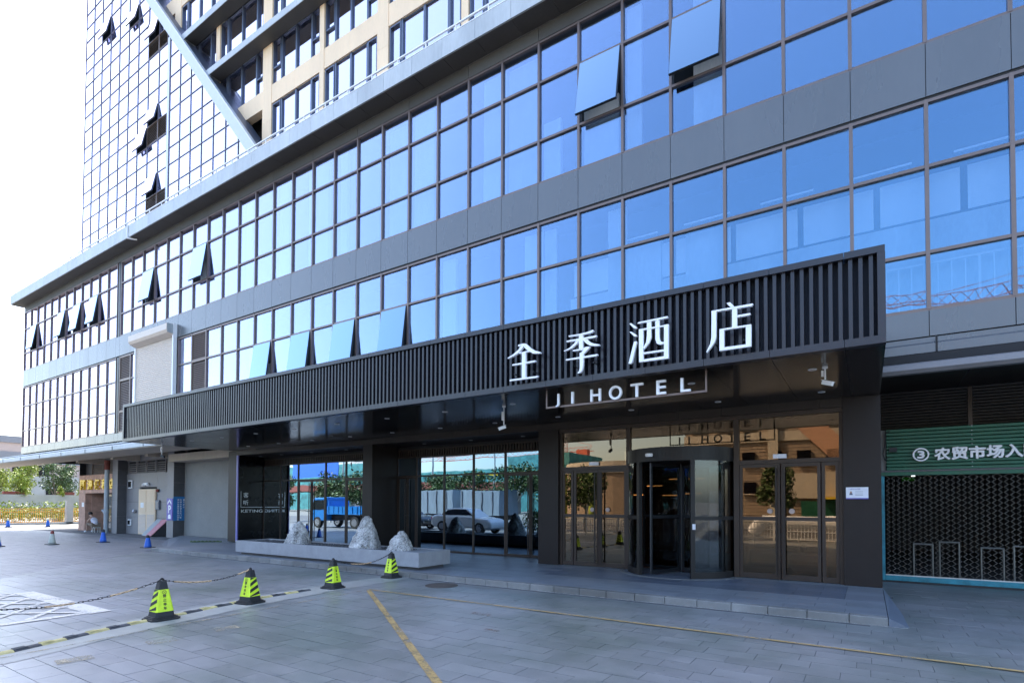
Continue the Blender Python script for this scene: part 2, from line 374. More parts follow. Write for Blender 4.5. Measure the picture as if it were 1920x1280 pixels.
def text_obj(name, s, m, center, w=None, h=None, face='-y', depth=.01, bold=0., parent=None, spacing=1., fat=0.):
    """flat lettering fitted to width w and height h, facing -y or +x"""
    me = text_mesh(s, 1., 1., bold, spacing=spacing)
    n = len(me.vertices)
    co = np.empty(n*3, dtype=np.float32); me.vertices.foreach_get('co', co); co = co.reshape(-1, 3)
    lo = co.min(0); hi = co.max(0); sp = np.maximum(hi-lo, 1e-6)
    sx = w/sp[0] if w else h/sp[1]; sy = h/sp[1] if h else sx
    x = (co[:, 0]-(lo[0]+hi[0])/2)*sx; y = (co[:, 1]-(lo[1]+hi[1])/2)*sy; z = (co[:, 2]-(lo[2]+hi[2])/2)/sp[2]*depth
    out = np.stack([x, -z, y], 1) if face == '-y' else np.stack([z, x, y], 1)
    me.vertices.foreach_set('co', out.astype(np.float32).ravel()); me.update()
    if fat:       # heavy lettering: strokes thickened by shifted copies, each a hair deeper
        vs0 = out.tolist(); fs0 = [tuple(p.vertices) for p in me.polygons]; mb = MB()
        for i, (du, dv) in enumerate(((0, 0), (fat, 0), (-fat, 0), (0, fat), (0, -fat), (fat*.7, fat*.7), (-fat*.7, fat*.7), (fat*.7, -fat*.7), (-fat*.7, -fat*.7))):
            e = .0006*i
            mb.add([(a+du, b+e, c+dv) if face == '-y' else (a-e, b+du, c+dv) for a, b, c in vs0], fs0)
        bpy.data.meshes.remove(me); me = mb.mesh(name)
    me.materials.clear(); me.materials.append(MT[m])
    o = bpy.data.objects.new(name, me); C.objects.link(o); o.parent = parent
    o.location = Vector(center)-origin(parent)
    return o
HANZI = {"quan":[[[-5.287,4.651],[-5.228,4.64],[-5.357,4.508],[-5.467,4.453],[-5.614,4.414],[-5.626,4.431],[-5.488,4.488],[-5.387,4.551],[-5.323,4.619],[-5.395,4.613],[-5.391,4.642]],[[-5.268,4.622],[-5.224,4.638],[-5.13,4.55],[-5.032,4.482],[-4.913,4.437],[-4.917,4.413],[-5.067,4.432],[-5.169,4.494],[-5.259,4.572]],[[-5.383,4.495],[-5.11,4.505],[-5.1,4.479],[-5.375,4.477]],[[-5.311,4.485],[-5.228,4.486],[-5.23,4.013],[-5.313,4.013]],[[-5.517,4.3],[-5.022,4.305],[-5.016,4.282],[-5.047,4.273],[-5.527,4.272]],[[-5.577,4.021],[-4.97,4.017],[-4.973,3.996],[-4.996,3.985],[-5.583,3.991]]],"ji":[[[-4.349,4.641],[-4.133,4.637],[-3.977,4.647],[-3.887,4.666],[-3.871,4.645],[-3.917,4.618],[-4.115,4.61],[-4.345,4.619]],[[-4.39,4.558],[-3.824,4.562],[-3.819,4.542],[-3.849,4.527],[-4.39,4.534]],[[-4.15,4.624],[-4.075,4.619],[-4.075,4.362],[-4.15,4.364]],[[-4.185,4.55],[-4.119,4.55],[-4.203,4.464],[-4.291,4.409],[-4.435,4.376],[-4.449,4.389],[-4.327,4.427],[-4.245,4.487]],[[-4.081,4.552],[-4.02,4.55],[-3.943,4.468],[-3.875,4.429],[-3.765,4.396],[-3.77,4.377],[-3.858,4.382],[-3.943,4.405],[-4.011,4.45],[-4.081,4.522]],[[-4.27,4.379],[-4.072,4.376],[-4.02,4.398],[-3.939,4.389],[-3.96,4.363],[-4.058,4.283],[-4.129,4.291],[-4.072,4.349],[-4.273,4.357]],[[-4.141,4.311],[-4.063,4.316],[-4.072,4.095],[-4.089,4.002],[-4.133,3.96],[-4.176,3.958],[-4.182,3.974],[-4.15,3.994],[-4.138,4.056]],[[-4.407,4.238],[-3.807,4.243],[-3.804,4.222],[-3.833,4.208],[-4.411,4.214]]],"jiu":[[[-3.239,4.653],[-3.207,4.658],[-3.111,4.576],[-3.13,4.558],[-3.161,4.564]],[[-3.239,4.52],[-3.2,4.516],[-3.111,4.446],[-3.122,4.425],[-3.158,4.431]],[[-3.161,4.349],[-3.112,4.345],[-3.193,4.015],[-3.224,3.992],[-3.256,4.001]],[[-3.106,4.64],[-3.075,4.654],[-2.611,4.664],[-2.604,4.645],[-2.622,4.634],[-3.091,4.63]],[[-3.08,4.538],[-3.007,4.536],[-3.008,4.004],[-3.077,3.999]],[[-3.023,4.036],[-2.664,4.041],[-2.599,4.02],[-2.599,3.994],[-3.069,3.998],[-3.031,4.015]],[[-2.67,4.538],[-2.597,4.536],[-2.599,3.994],[-2.672,3.994]],[[-3.08,4.538],[-2.605,4.533],[-2.605,4.512],[-3.08,4.511]],[[-3.015,4.15],[-2.664,4.149],[-2.664,4.119],[-3.015,4.121]],[[-2.949,4.642],[-2.878,4.641],[-2.878,4.37],[-2.913,4.287],[-3.0,4.199],[-3.007,4.235],[-2.962,4.309],[-2.949,4.411]],[[-2.81,4.643],[-2.743,4.644],[-2.744,4.348],[-2.727,4.287],[-2.693,4.27],[-2.664,4.268],[-2.664,4.243],[-2.734,4.232],[-2.789,4.26],[-2.811,4.33]]],"dian":[[[-1.728,4.693],[-1.676,4.696],[-1.616,4.621],[-1.665,4.617]],[[-1.946,4.619],[-1.365,4.619],[-1.362,4.602],[-1.384,4.582],[-1.946,4.597]],[[-1.943,4.613],[-1.873,4.612],[-1.879,4.207],[-1.899,4.141],[-1.952,4.066],[-2.013,3.998],[-2.024,4.007],[-1.965,4.123],[-1.948,4.218]],[[-1.652,4.6],[-1.581,4.6],[-1.583,4.308],[-1.654,4.307]],[[-1.592,4.487],[-1.401,4.487],[-1.397,4.471],[-1.422,4.455],[-1.592,4.457]],[[-1.832,4.324],[-1.389,4.321],[-1.39,4.295],[-1.832,4.299]],[[-1.832,4.321],[-1.764,4.32],[-1.766,4.003],[-1.834,3.996]],[[-1.464,4.321],[-1.389,4.319],[-1.392,4.0],[-1.466,4.005]],[[-1.831,4.044],[-1.391,4.04],[-1.392,3.997],[-1.831,3.996]]]}# ================================================================ ground
def sheet(name, m, x0, x1, y0, y1, z, parent=None, kind='structure'):
    o = MB().add([(x0, y0, z), (x1, y0, z), (x1, y1, z), (x0, y1, z)], [(0, 1, 2, 3)]).build(name, m, parent)
    if kind: o['kind'] = kind
    return o
sheet('ground', 'soil', -900, 700, -700, 900, -.035)
plaza = sheet('plaza', 'grout', -58, 14, -7.5, 15.5, -.006)
road = sheet('road', 'asphalt', -120, 60, -22, -7.6, -.02)
# paving stones laid in running bond: the nearest 300 are parts, the rest one joined part
def in_dark(x, y):      # smoother dark stone on the far left
    return x < -16.2-1.0*(y-4) and x < -15.4 or (x < -20.8)
stones = []
W_, H_ = .54, .27
rr = random.Random(3)
for j in range(-26, 56):
    y0 = j*H_+.06
    off = (j % 2)*W_/2+rr.uniform(-.03, .03)
    if j % 5 == 0: off += .13
    for i in range(-104, 26):
        x0 = i*W_+off
        xc, yc = x0+W_/2, y0+H_/2
        if yc > 9.33 and -21.6 < xc < .12: continue
        if (yc > 12.4 and xc < 0) or yc > 14.9 or yc < -7.3: continue
        if xc < -22 and (yc < -1): continue
        stones.append((x0, y0))
def vis(x, y):
    z = -x*.544+y*.839; xr = x*.839+y*.544
    return z > .6 and abs(xr/z)*1027 < 990 and 943+1.7*1027/z < 1290
near = sorted([s for s in stones if vis(s[0]+.27, s[1]+.13)], key=lambda s: (s[0]+.27)**2+(s[1]+.13)**2)[:298]
nearset = set(near)
g = .003
smesh = MB().box(-W_/2+g, W_/2-g, -H_/2+g, H_/2-g, -.03, 0).mesh('paving_stone'); smesh.materials.append(MT['stone'])
for x, y in near:
    o = inst('paving_stone', smesh, (x+W_/2, y+H_/2, rr.uniform(-.0015, .0015)), plaza)
mb1, mb2 = MB(), MB()
for s in stones:
    if s in nearset: continue
    x, y = s; dz = rr.uniform(-.0015, .0015)
    (mb2 if in_dark(x+.27, y+.13) else mb1).box(x+g, x+W_-g, y+g, y+H_-g, -.03, dz)
o = mb1.build('paving_stones', 'stone', plaza); o['kind'] = 'stuff'
o = mb2.build('dark_paving_stones', 'stone_dark', plaza); o['kind'] = 'stuff'
# pale stone strips along the cable ramp
def ribbon(name, pts, w, z, m, parent, label=None):
    mb = MB()
    for (x0, y0), (x1, y1) in zip(pts[:-1], pts[1:]):
        d = Vector((x1-x0, y1-y0)).normalized(); n = Vector((-d.y, d.x))*w/2
        mb.add([(x0+n.x, y0+n.y, z), (x0-n.x, y0-n.y, z), (x1-n.x, y1-n.y, z), (x1+n.x, y1+n.y, z)], [(0, 1, 2, 3)])
    o = mb.build(name, m, parent)
    if label: o['label'] = label
    return o
hp = [(-8.03, 1.0), (-8.18, 2.1), (-8.36, 2.66), (-8.56, 3.17), (-8.70, 3.71), (-8.80, 4.28), (-8.95, 4.85), (-9.06, 5.42), (-9.15, 5.98), (-9.20, 6.85)]
strip = MB()
for (x0, y0), (x1, y1) in zip(hp[:-1], hp[1:]):
    strip.add([(x0-.28, y0, .004), (x0+.52, y0, .004), (x1+.52, y1, .004), (x1-.28, y1, .004)], [(0, 1, 2, 3)])
o = strip.build('stone_strip', 'strip', plaza)
sheet('stone_strip', 'strip', -9.5, -8.75, 6.85, 9.3, .004, plaza, None)
ribbon('yellow_line', [(-8.22, 7.52), (-2.0, 2.96)], .092, .009, 'paint_y', plaza, 'yellow line running diagonally towards the camera')
ribbon('yellow_line', [(-8.28, 7.58), (9.0, 7.58)], .062, .013, 'paint_y', plaza, 'long yellow line parallel to the kerb')
ribbon('yellow_line', [(-8.28, 7.6), (-8.05, 3.5), (-7.95, 2.0)], .05, .009, 'paint_f', plaza, 'faint yellow line beside the cable ramp')
for x, y, a in ((-7.22, 2.44, .1), (-7.30, 3.35, .1), (-7.33, 4.17, .1)):
    ribbon('paint_dash', [(x-.02, y-.16), (x+.03, y+.16)], .22, .008, 'paint_f', plaza)
# hatched parking bay
hz = .008
ribbon('hatch_line', [(-13.4, 3.70), (-10.0, 3.70)], .30, hz, 'paint_w', plaza)
ribbon('hatch_line', [(-10.12, 3.55), (-10.06, 1.2)], .16, hz, 'paint_w', plaza)
ribbon('hatch_line', [(-13.44, 3.55), (-13.4, 1.2)], .16, hz, 'paint_w', plaza)
for k in range(5):
    ribbon('hatch_line', [(-13.3+.75*k, 3.55), (-11.6+.75*k if k < 2 else -10.2, 2.2 if k < 2 else 3.55-(3.1-.75*k)*.8)], .09, hz+.002, 'paint_w', plaza)
    ribbon('hatch_line', [(-10.2-.7*k, 3.54), (-11.9-.7*k if k < 2 else -13.35, 2.2 if k < 2 else 3.54-(3.15-.7*k)*.8)], .09, hz+.004, 'paint_w', plaza)
mh = MB().lathe([(.0, .006), (.30, .006), (.30, .010), (.34, .010), (.34, .0)], (-7.47, 8.83), 28).build('manhole_cover', 'manhole', plaza)
for x, y, w_, l_ in ((-5.2, 6.9, .12, .35), (-4.4, 6.1, .08, .25)):
    ribbon('rust_stain', [(x, y), (x+l_, y-.02)], w_, .006, 'rustmark', plaza)

ribbon('kerb_dust', [(-21.0, 9.335), (.45, 9.335)], .045, .005, 'dust', plaza)
db = MB(); rd = random.Random(8)
for i in range(150):
    x, y, s_ = rd.uniform(-9, 2.5), rd.uniform(2.0, 9.2), rd.uniform(.006, .018); a = rd.uniform(0, 3.1)
    db.add([(x+s_*math.cos(a), y+s_*math.sin(a), .004), (x-s_*.5*math.sin(a), y+s_*.5*math.cos(a), .006), (x-s_*math.cos(a), y-s_*math.sin(a), .004), (x+s_*.5*math.sin(a), y-s_*.5*math.cos(a), .008)], [(0, 1, 2, 3)])
o = db.build('litter', 'pier_dark', plaza); o['kind'] = 'stuff'

# ---------------------------------------------------------------- entrance platform
plat = MB().box(-21.3, .228, 9.52, 14.0, -.03, .114).build('entrance_platform', 'grout'); plat['kind'] = 'structure'
n = 0
x = -21.3
while x < .2:
    x1 = min(x+.54, .232)
    if x1-x < .2: x1 = .232
    o = bx('kerb_stone', 'kerb', x+.003, x1-.003, 9.36, 9.515, -.03, .12+rr.uniform(-.003, .002), plat)
    b = o.modifiers.new('bevel', 'BEVEL'); b.width = .012; b.segments = 2
    x += .54
y = 9.52
row = 0
while y < 13.9:
    dy = .33 if row else .34
    x = -21.3+(row % 2)*.42
    xs = [-21.3] + [x+.84*k for k in range(0, 27) if -21.2 < x+.84*k < .1] + [.228]
    if 10.7 < y < 12.5: xs = sorted([v for v in xs if abs(v+.34) > .12]+[-.34])
    for a_, b_ in zip(xs[:-1], xs[1:]):
        if b_-a_ < .05: continue
        inl = (-6.6 < (a_+b_)/2 < -.34 and 10.7 < y < 12.5)
        bx('platform_slab', 'mat_stone' if inl else 'platform', a_+.003, b_-.003, y+.003, min(y+dy, 13.98)-.003, .08, .12+rr.uniform(-.001, .001), plat)
    y += dy; row += 1
# ramp wedge at the right-hand end
MB().add([(.234, 9.36, 0), (.47, 9.42, 0), (.44, 10.6, 0), (.36, 11.9, 0), (.234, 12.66, 0), (.234, 9.36, .12), (.234, 12.66, .12), (.30, 11.9, .05)],
         [(0, 1, 5), (1, 2, 5), (2, 3, 7), (2, 7, 5), (7, 6, 5), (3, 4, 6, 7), (0, 5, 6, 4), (0, 4, 3, 2, 1)]).build('platform_ramp', 'mat_stone', plat)
MB().lathe([(1.34, .121), (1.34, .126), (1.43, .126), (1.43, .121)], (-3.70, 13.05), 40, math.pi, 2*math.pi).build('threshold_ring', 'kerb', plat)
# striped ramp left of the platform
rp = MB().add([(-24.6, 11.2, .006), (-21.4, 9.9, .006), (-21.4, 13.8, .115), (-28.2, 13.8, .115), (-28.2, 13.2, .006)], [(0, 1, 2, 3, 4)]).build('side_ramp', 'platform'); rp['kind'] = 'structure'
for k in range(7):
    xx = -27.4+k*.85
    MB().add([(xx, 13.1, .075), (xx+.35, 13.1, .08), (xx+.75, 13.7, .125), (xx+.4, 13.7, .125)], [(0, 1, 2, 3)]).build('ramp_stripe', 'leaf' if 0 else 'stone_dark', rp)

# ================================================================ podium building
D = 12.705
pod = thing('podium_building', (-20, D, 0), 'long curtain-walled podium with grey spandrel band behind the dark canopy', 'building')
XR = 2.195; WW = 1.2
mull_r = [XR-WW*i for i in range(-4, 30)]            # 6.995 .. -32.6
mull_l = [-46.87+1.151*k for k in range(13)]         # .. -33.06
ZU = [10.39, 11.555, 13.165, 14.28]; ZL = [5.35, 6.42, 8.04, 9.27]
sash_up = {(2.195-1.2*7), (2.195-1.2*5), (2.195-1.2*23), (2.195-1.2*27)}
def near_(x, S): return any(abs(x-s) < .05 for s in S)
sash_lo = {2.195-1.2*k for k in (13, 15, 17, 19)}
sash_l = {mull_l[1], mull_l[5], mull_l[7], mull_l[9]}
fr = .032
ANG_L = 8.5
louv_x = [(-32.60, -31.40), (-25.40, -24.20)]
def louvre(parent, x0, x1, z0, z1, y, m='louvre', pitch=.085):
    f = MB(); w = .03
    f.box(x0, x0+w, y-.02, y+.05, z0, z1).box(x1-w, x1, y-.02, y+.05, z0, z1).box(x0+w, x1-w, y-.02, y+.05, z0, z0+w).box(x0+w, x1-w, y-.02, y+.05, z1-w, z1)
    fo = f.build('louvre_panel', m, parent)
    nn = int((z1-z0-2*w)/pitch); s = MB()
    for k in range(nn):
        z = z0+w+(k+.5)*pitch
        s.profx([(y-.012, z-.03), (y-.002, z-.03), (y+.035, z+.035), (y+.025, z+.035)], x0+w, x1-w)
    so = s.build('louvre_slats', m, fo)
    bx('louvre_backing', 'interior', x0+w, x1-w, y+.05, y+.06, z0+w, z1-w, fo)
    return fo
def pane(parent, x0, x1, z0, z1, y, m, name='window_pane', t=.012):
    return bx(name, m, x0, x1, y, y+t, z0, z1, parent)
def open_sash(parent, x0, x1, z0, z1, y, m, ang, mf='frame_dark'):
    """top-hung sash swung out at the bottom"""
    h = z1-z0; base = Vector(((x0+x1)/2, y, z1))
    fb = MB(); w = .05; hw = (x1-x0)/2
    fb.box(-hw, -hw+w, -.02, .03, -h, 0).box(hw-w, hw, -.02, .03, -h, 0).box(-hw+w, hw-w, -.02, .03, -h, -h+w).box(-hw+w, hw-w, -.02, .03, -w, 0)
    f = bpy.data.objects.new('open_sash', fb.mesh('open_sash')); f.data.materials.append(MT[mf]); C.objects.link(f); f.parent = parent
    f.location = base-origin(parent); f.rotation_euler = (-ang, 0, 0)
    gm = MB().box(-hw+.012, hw-.012, -.034, -.022, -h+.012, -.012).mesh('sash_glass'); gm.materials.append(MT[m])
    gl = bpy.data.objects.new('sash_glass', gm); C.objects.link(gl); gl.parent = f
    return f
for seg, mulls in (('r', mull_r), ('l', sorted(mull_l, reverse=True))):
    mulls = sorted(mulls)
    for a_, b_ in zip(mulls[:-1], mulls[1:]):
        x0, x1 = a_+fr, b_-fr
        for band, Z in (('u', ZU), ('d', ZL)):
            for k in range(3):
                z0, z1 = Z[k]+(.03 if k else .03), Z[k+1]-.03
                if band == 'd' and seg == 'r' and (-30.7 < a_ < -26.7): continue       # behind the shutter
                if band == 'd' and any(abs(a_-lx[0]) < .05 for lx in louv_x): 
                    louvre(pod, x0, x1, z0, z1, D, 'louvre'); continue
                op = (band == 'u' and k == 1 and (near_(a_, sash_up) or near_(a_, sash_l))) or (band == 'd' and k == 1 and near_(a_, sash_lo))
                if op:
                    open_sash(pod, x0+.01, x1-.01, z0+.01, z1-.01, D-.02, 'glass_s', R_(10.5 if a_ > -12 and band == 'u' else (ANG_L if band == 'u' else 7.5)))
                    bx('window_stay', 'frame_dark', x0, x0+.04, D-.0, D+.05, z0, z1, pod)
                else:
                    pane(pod, x0, x1, z0, z1, D+.03, 'glass_c')
# mullions and rails, proud of the glass
for x in mull_r+mull_l:
    for z0, z1 in ((ZU[0], ZU[3]+.03), (ZL[0], ZL[3]+.03)):
        if z0 < 6 and -30.5 < x < -26.9: continue
        bx('mullion', 'frame', x-.032, x+.032, D-.03, D+.08, z0, z1, pod)
for x in (-32.83,):
    bx('corner_post', 'frame_dark', x-.10, x+.10, D-.02, D+.10, ZL[0], ZU[3], pod)
for sx0, sx1 in ((-46.90, -33.05), (-32.62, 7.0)):
    for z in (ZU[0], ZU[1], ZU[2], ZU[3], ZL[1], ZL[2], ZL[3], ZL[0]):
        segs = [(sx0, sx1)]
        if z < 9.0 and sx0 > -33: segs = [(sx0, -30.66), (-26.68, sx1)]
        for a_, b_ in segs:
            bx('transom', 'frame', a_, b_, D-.022, D+.07, z-.03, z+.03, pod)
# spandrel band panels, band under the slab, band under the sill
def panels(xs, z0, z1, y0, y1, m, name, gap=.006):
    for a_, b_ in zip(xs[:-1], xs[1:]): bx(name, m, a_+gap, b_-gap, y0, y1, z0, z1, pod)
allx = sorted(mull_l)+[-32.6]+sorted([x for x in mull_r if x > -32.5])
panels(allx, 9.345, 10.355, D-.045, D+.06, 'spandrel', 'spandrel_panel')
bx('spandrel_joint', 'interior', -46.85, 7.0, D-.02, D+.07, 9.30, 10.36, pod)
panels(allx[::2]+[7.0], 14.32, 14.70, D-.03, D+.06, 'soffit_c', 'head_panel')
panels([x for x in allx if x < -21.4], 4.90, 5.315, D-.045, D+.06, 'spandrel', 'sill_panel')
panels([x for x in allx if x > -1.5], 4.84, 5.315, D-.045, D+.06, 'spandrel', 'sill_panel')
# slab edge: fascia panels, soffit panels, end
SY0 = 12.04
xs = [-47.34]+[-46.3+1.2*k for k in range(46)]
xs = [x for x in xs if x < 7.6]
for a_, b_ in zip(xs[:-1], xs[1:]):
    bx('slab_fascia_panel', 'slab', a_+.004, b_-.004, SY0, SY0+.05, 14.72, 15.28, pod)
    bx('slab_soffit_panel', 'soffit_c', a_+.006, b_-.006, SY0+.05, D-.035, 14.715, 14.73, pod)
bx('slab', 'concrete', -47.30, 7.6, SY0+.05, 30, 14.73, 15.26, pod)
bx('slab_end_panel', 'slab', -47.36, -47.31, SY0+.05, 20, 14.72, 15.28, pod)
# rail on the slab edge
bx('edge_rail', 'white', -47.2, 7.5, SY0+.05, SY0+.10, 15.52, 15.56, pod)
bx('edge_rail', 'white', -47.2, 7.5, SY0+.055, SY0+.085, 15.36, 15.385, pod)
for k in range(46):
    x = -46.8+1.155*k
    bx('rail_post', 'white', x-.018, x+.018, SY0+.06, SY0+.095, 15.28, 15.52, pod)
MB().tube((-30.35, SY0-.03, 15.3), (-30.35, SY0-.03, 14.66), .04).tube((-30.35, SY0-.03, 14.68), (-30.1, SY0+.3, 14.66), .04).build('drain_pipe', 'white', pod)
# body of the building: interior, blinds and curtains close behind the glass
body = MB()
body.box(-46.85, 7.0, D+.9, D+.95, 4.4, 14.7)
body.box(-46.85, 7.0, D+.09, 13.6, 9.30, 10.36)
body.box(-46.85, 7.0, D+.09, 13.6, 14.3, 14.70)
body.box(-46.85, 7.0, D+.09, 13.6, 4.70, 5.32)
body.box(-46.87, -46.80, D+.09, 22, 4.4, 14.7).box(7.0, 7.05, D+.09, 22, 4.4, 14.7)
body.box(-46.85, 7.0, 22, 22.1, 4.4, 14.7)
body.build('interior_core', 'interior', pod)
rc = random.Random(11)
for a_ in mull_r[2:]:
    if -33 < a_ < -1.5:
        for z0, z1 in ((10.45, 14.2), (5.4, 9.2)):
            if rc.random() < (.62 if z0 > 9 else .5) and not (z0 < 9 and -31 < a_ < -26.6):
                w = rc.uniform(.35, 1.1); s = rc.choice((0, 1.2-w))
                top = z1 if rc.random() < .6 else z0+(z1-z0)*rc.uniform(.3, .8)
                bx('curtain', 'curtain', a_-1.2+s+.02, a_-1.2+s+w-.02, D+.22+rc.uniform(0, .1), D+.25+.11, z0, top, pod)
for k in range(9):      # white roller blinds behind the lower band, right half
    x1 = 5.6-1.35*k
    bx('roller_blind', 'blind', x1-1.28, x1-.04, D+.30, D+.31, 7.20, 8.02, pod)
bx('blind_sill', 'curtain', -6.6, 6.9, D+.32, D+.33, 5.45, 7.16, pod)
for k in range(22):
    x = .15+.2*k*1.0
    bx('inner_baluster', 'white', x-.012 if k % 4 else x-.02, x+.012 if k % 4 else x+.02, D+.14, D+.16, 5.38, 6.24, pod)
bx('inner_handrail', 'white', -.2, 6.9, D+.135, D+.165, 6.24, 6.28, pod)
for k in range(7):
    x1 = 5.9-1.7*k
    bx('ceiling_tube', 'white', x1-1.05, x1, D+.5, D+.56, 8.42, 8.46, pod)
# ground-floor end: ledge, gutter and dark ceiling right of the canopy
MB().profx([(12.50, 4.50), (12.50, 4.66), (12.56, 4.70), (12.68, 4.72), (12.68, 4.82), (12.75, 4.82), (12.75, 4.48)], .24, 7.0).build('ledge', 'spandrel', pod)
MB().profx([(12.28, 4.10), (12.22, 4.16), (12.24, 4.26), (12.34, 4.30), (12.42, 4.22), (12.42, 4.10)], .24, 7.0).build('gutter', 'wallgrey', pod)
bx('ledge_joint', 'interior', 1.07, 1.10, 12.49, 12.52, 4.50, 4.80, pod)
mk = MB(); mk.box(.24, 7.0, 12.42, 14.86, 4.21, 4.26); mk.build('market_soffit', 'clad', pod)
bx('soffit_joint', 'interior', 1.60, 1.615, 12.42, 14.86, 4.205, 4.21, pod)
bx('soffit_backing', 'interior', .24, 7.0, 12.45, 12.70, 4.26, 4.48, pod)

# roller shutter over the lower band at left
sh = thing('roller_shutter', (-28.7, 12.5, 5.3), 'closed beige roller shutter with hood box let into the glass facade', 'roller shutter')
MB().profx([(12.22, 9.90), (12.22, 9.62), (12.30, 9.50), (12.64, 9.36), (12.64, 9.96)], -30.55, -26.72).build('hood_box', 'shutter', sh)
bx('hood_end', 'slab', -26.715, -26.70, 12.24, 12.64, 9.50, 9.92, sh)
s = MB(); z = 5.0
while z < 9.36:
    s.profx([(12.60, z), (12.585, z+.02), (12.585, z+.075), (12.60, z+.09), (12.63, z+.09), (12.63, z)], -30.52, -26.80); z += .095
s.build('shutter_slats', 'shutter', sh)
bx('guide_rail', 'white', -30.62, -30.53, 12.54, 12.66, 5.0, 9.36, sh)
bx('guide_rail', 'white', -26.79, -26.68, 12.50, 12.66, 5.0, 9.95, sh)

# awning over the left-hand ground floor
aw = thing('awning', (-34, 11.8, 4.0), 'shallow grey metal awning with gutter above the convenience store', 'awning')
MB().profx([(11.05, 4.12), (11.05, 4.30), (11.12, 4.36), (11.30, 4.36), (11.30, 4.12)], -52.5, -22.0).build('gutter', 'slab', aw)
MB().profx([(11.31, 4.10), (11.31, 4.38), (12.64, 4.72), (12.64, 4.10)], -52.5, -22.0).build('canopy_roof', 'slab', aw)
MB().profx([(11.08, 4.08), (11.08, 4.10), (12.66, 4.10), (12.66, 4.08)], -52.5, -22.0).build('soffit', 'beige', aw)
bx('upper_edge', 'slab', -52.5, -22.0, 11.16, 11.28, 4.40, 4.46, aw)
for k in range(10):
    bx('seam', 'frame_dark', -50+3*k-.01, -50+3*k+.01, 11.035, 11.05, 4.13, 4.30, aw)
# ================================================================ glass tower with the sloping fin
TY = 14.0
tow = thing('glass_tower', (-36, TY, 15.3), 'tall glass tower with fine square grid and open windows above the podium', 'building')
tz = []
n = -1
while True:
    b0 = 18.39+2.9*n
    tz += [b0, b0+1.1, b0+2.0]
    n += 1
    if b0 > 40: break
tz = [z for z in tz if z > 15.2]
tz = [15.49]+[z for z in tz if z > 15.6]
tx = [-41.74+1.222*k for k in range(9)]+[-30.98]
tx2 = [-30.74+1.085*k for k in range(8)]
FX = lambda z: -33.02+(29.3-z)/1.196          # left edge of the fin at height z
ang_open = {(3, 27.11): 0, }
def cell(x0, x1, z0, z1): pass
tl = {}   # open / louvre cells on the left grid: (col,row) where row counts tz
def rowof(z): return min(range(len(tz)), key=lambda i: abs(tz[i]-z))
opens = [(2, 30.01), (5, 29.09), (7, 27.11), (6, 21.29), (7, 22.40), (7, 18.39)]
louvs = [(7, 26.18), (8, 26.18), (7, 21.29), (8, 21.29), (7, 17.49), (8, 17.49), (8, 29.09)]
for xs_, colbase in ((tx, 0), (tx2, 20)):
    for c_ in range(len(xs_)-1):
        for r_ in range(len(tz)-1):
            x0, x1, z0, z1 = xs_[c_]+.02, xs_[c_+1]-.02, tz[r_]+.02, tz[r_+1]-.02
            if x0 > FX(z0)+.5 or z0 > 35.5: continue
            key = [(c, rowof(z)) for c, z in opens]
            if colbase == 0 and (c_, r_) in key:
                open_sash(tow, x0, x1, z0, z1, TY-.02, 'glass_t', R_(12), 'frame_blue'); continue
            if colbase == 0 and (c_, r_) in [(c, rowof(z)) for c, z in louvs]:
                louvre(tow, x0, x1, z0, z1, TY, 'louvre', .09); continue
            LIM = .42
            if x1 > FX(z1)+LIM:       # cut along the fin
                def cut(pl):
                    out = []
                    for i in range(len(pl)):
                        a, b = pl[i], pl[(i+1) % len(pl)]; da = FX(a[1])+LIM-a[0]; db = FX(b[1])+LIM-b[0]
                        if da >= 0: out.append(a)
                        if da*db < 0: u = da/(da-db); out.append((a[0]+(b[0]-a[0])*u, a[1]+(b[1]-a[1])*u))
                    return out
                pg = cut([(x0, z0), (x1, z0), (x1, z1), (x0, z1)])
                if len(pg) > 2: MB().prism(pg, TY+.02, TY+.032).build('window_pane', 'glass_t', tow)
                continue
            pane(tow, x0, x1, z0, z1, TY+.02, 'glass_t')
for x in tx+tx2:
    zt = 42.0
    for a_, b_ in ((15.3, zt),):
        top = 42.0
        # stop the mullion where the fin crosses it
        zf = 29.3-(x+33.02)*1.196
        if x > -38: top = min(42.0, zf)
        if top > 15.6: bx('mullion', 'towerbar', x-.018, x+.018, TY-.012, TY+.05, 15.3, top, tow)
for z in tz:
    if z > 36: continue
    bx('transom', 'towerbar', -41.76, min(-30.96, FX(z)+.3), TY-.008, TY+.045, z-.016, z+.016, tow)
    if FX(z) > -30.74: bx('transom', 'towerbar', -30.76, FX(z)+.3, TY-.008, TY+.045, z-.016, z+.016, tow)
bx('corner_post', 'alu', -30.95, -30.77, TY-.02, TY+.08, 15.3, 26.4, tow)
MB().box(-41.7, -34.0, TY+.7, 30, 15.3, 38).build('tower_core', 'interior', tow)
MB().box(-41.74, -41.70, TY+.05, 30, 15.3, 42).build('side_wall', 'slab', tow)
# upper glass above the frame of the picture, one sheet per storey
for z0 in (35.8, 38.7, 41.6-.3):
    bx('upper_glazing', 'glass_t', -41.7, -30, TY+.02, TY+.03, z0, z0+2.5, tow)
rt = random.Random(5)
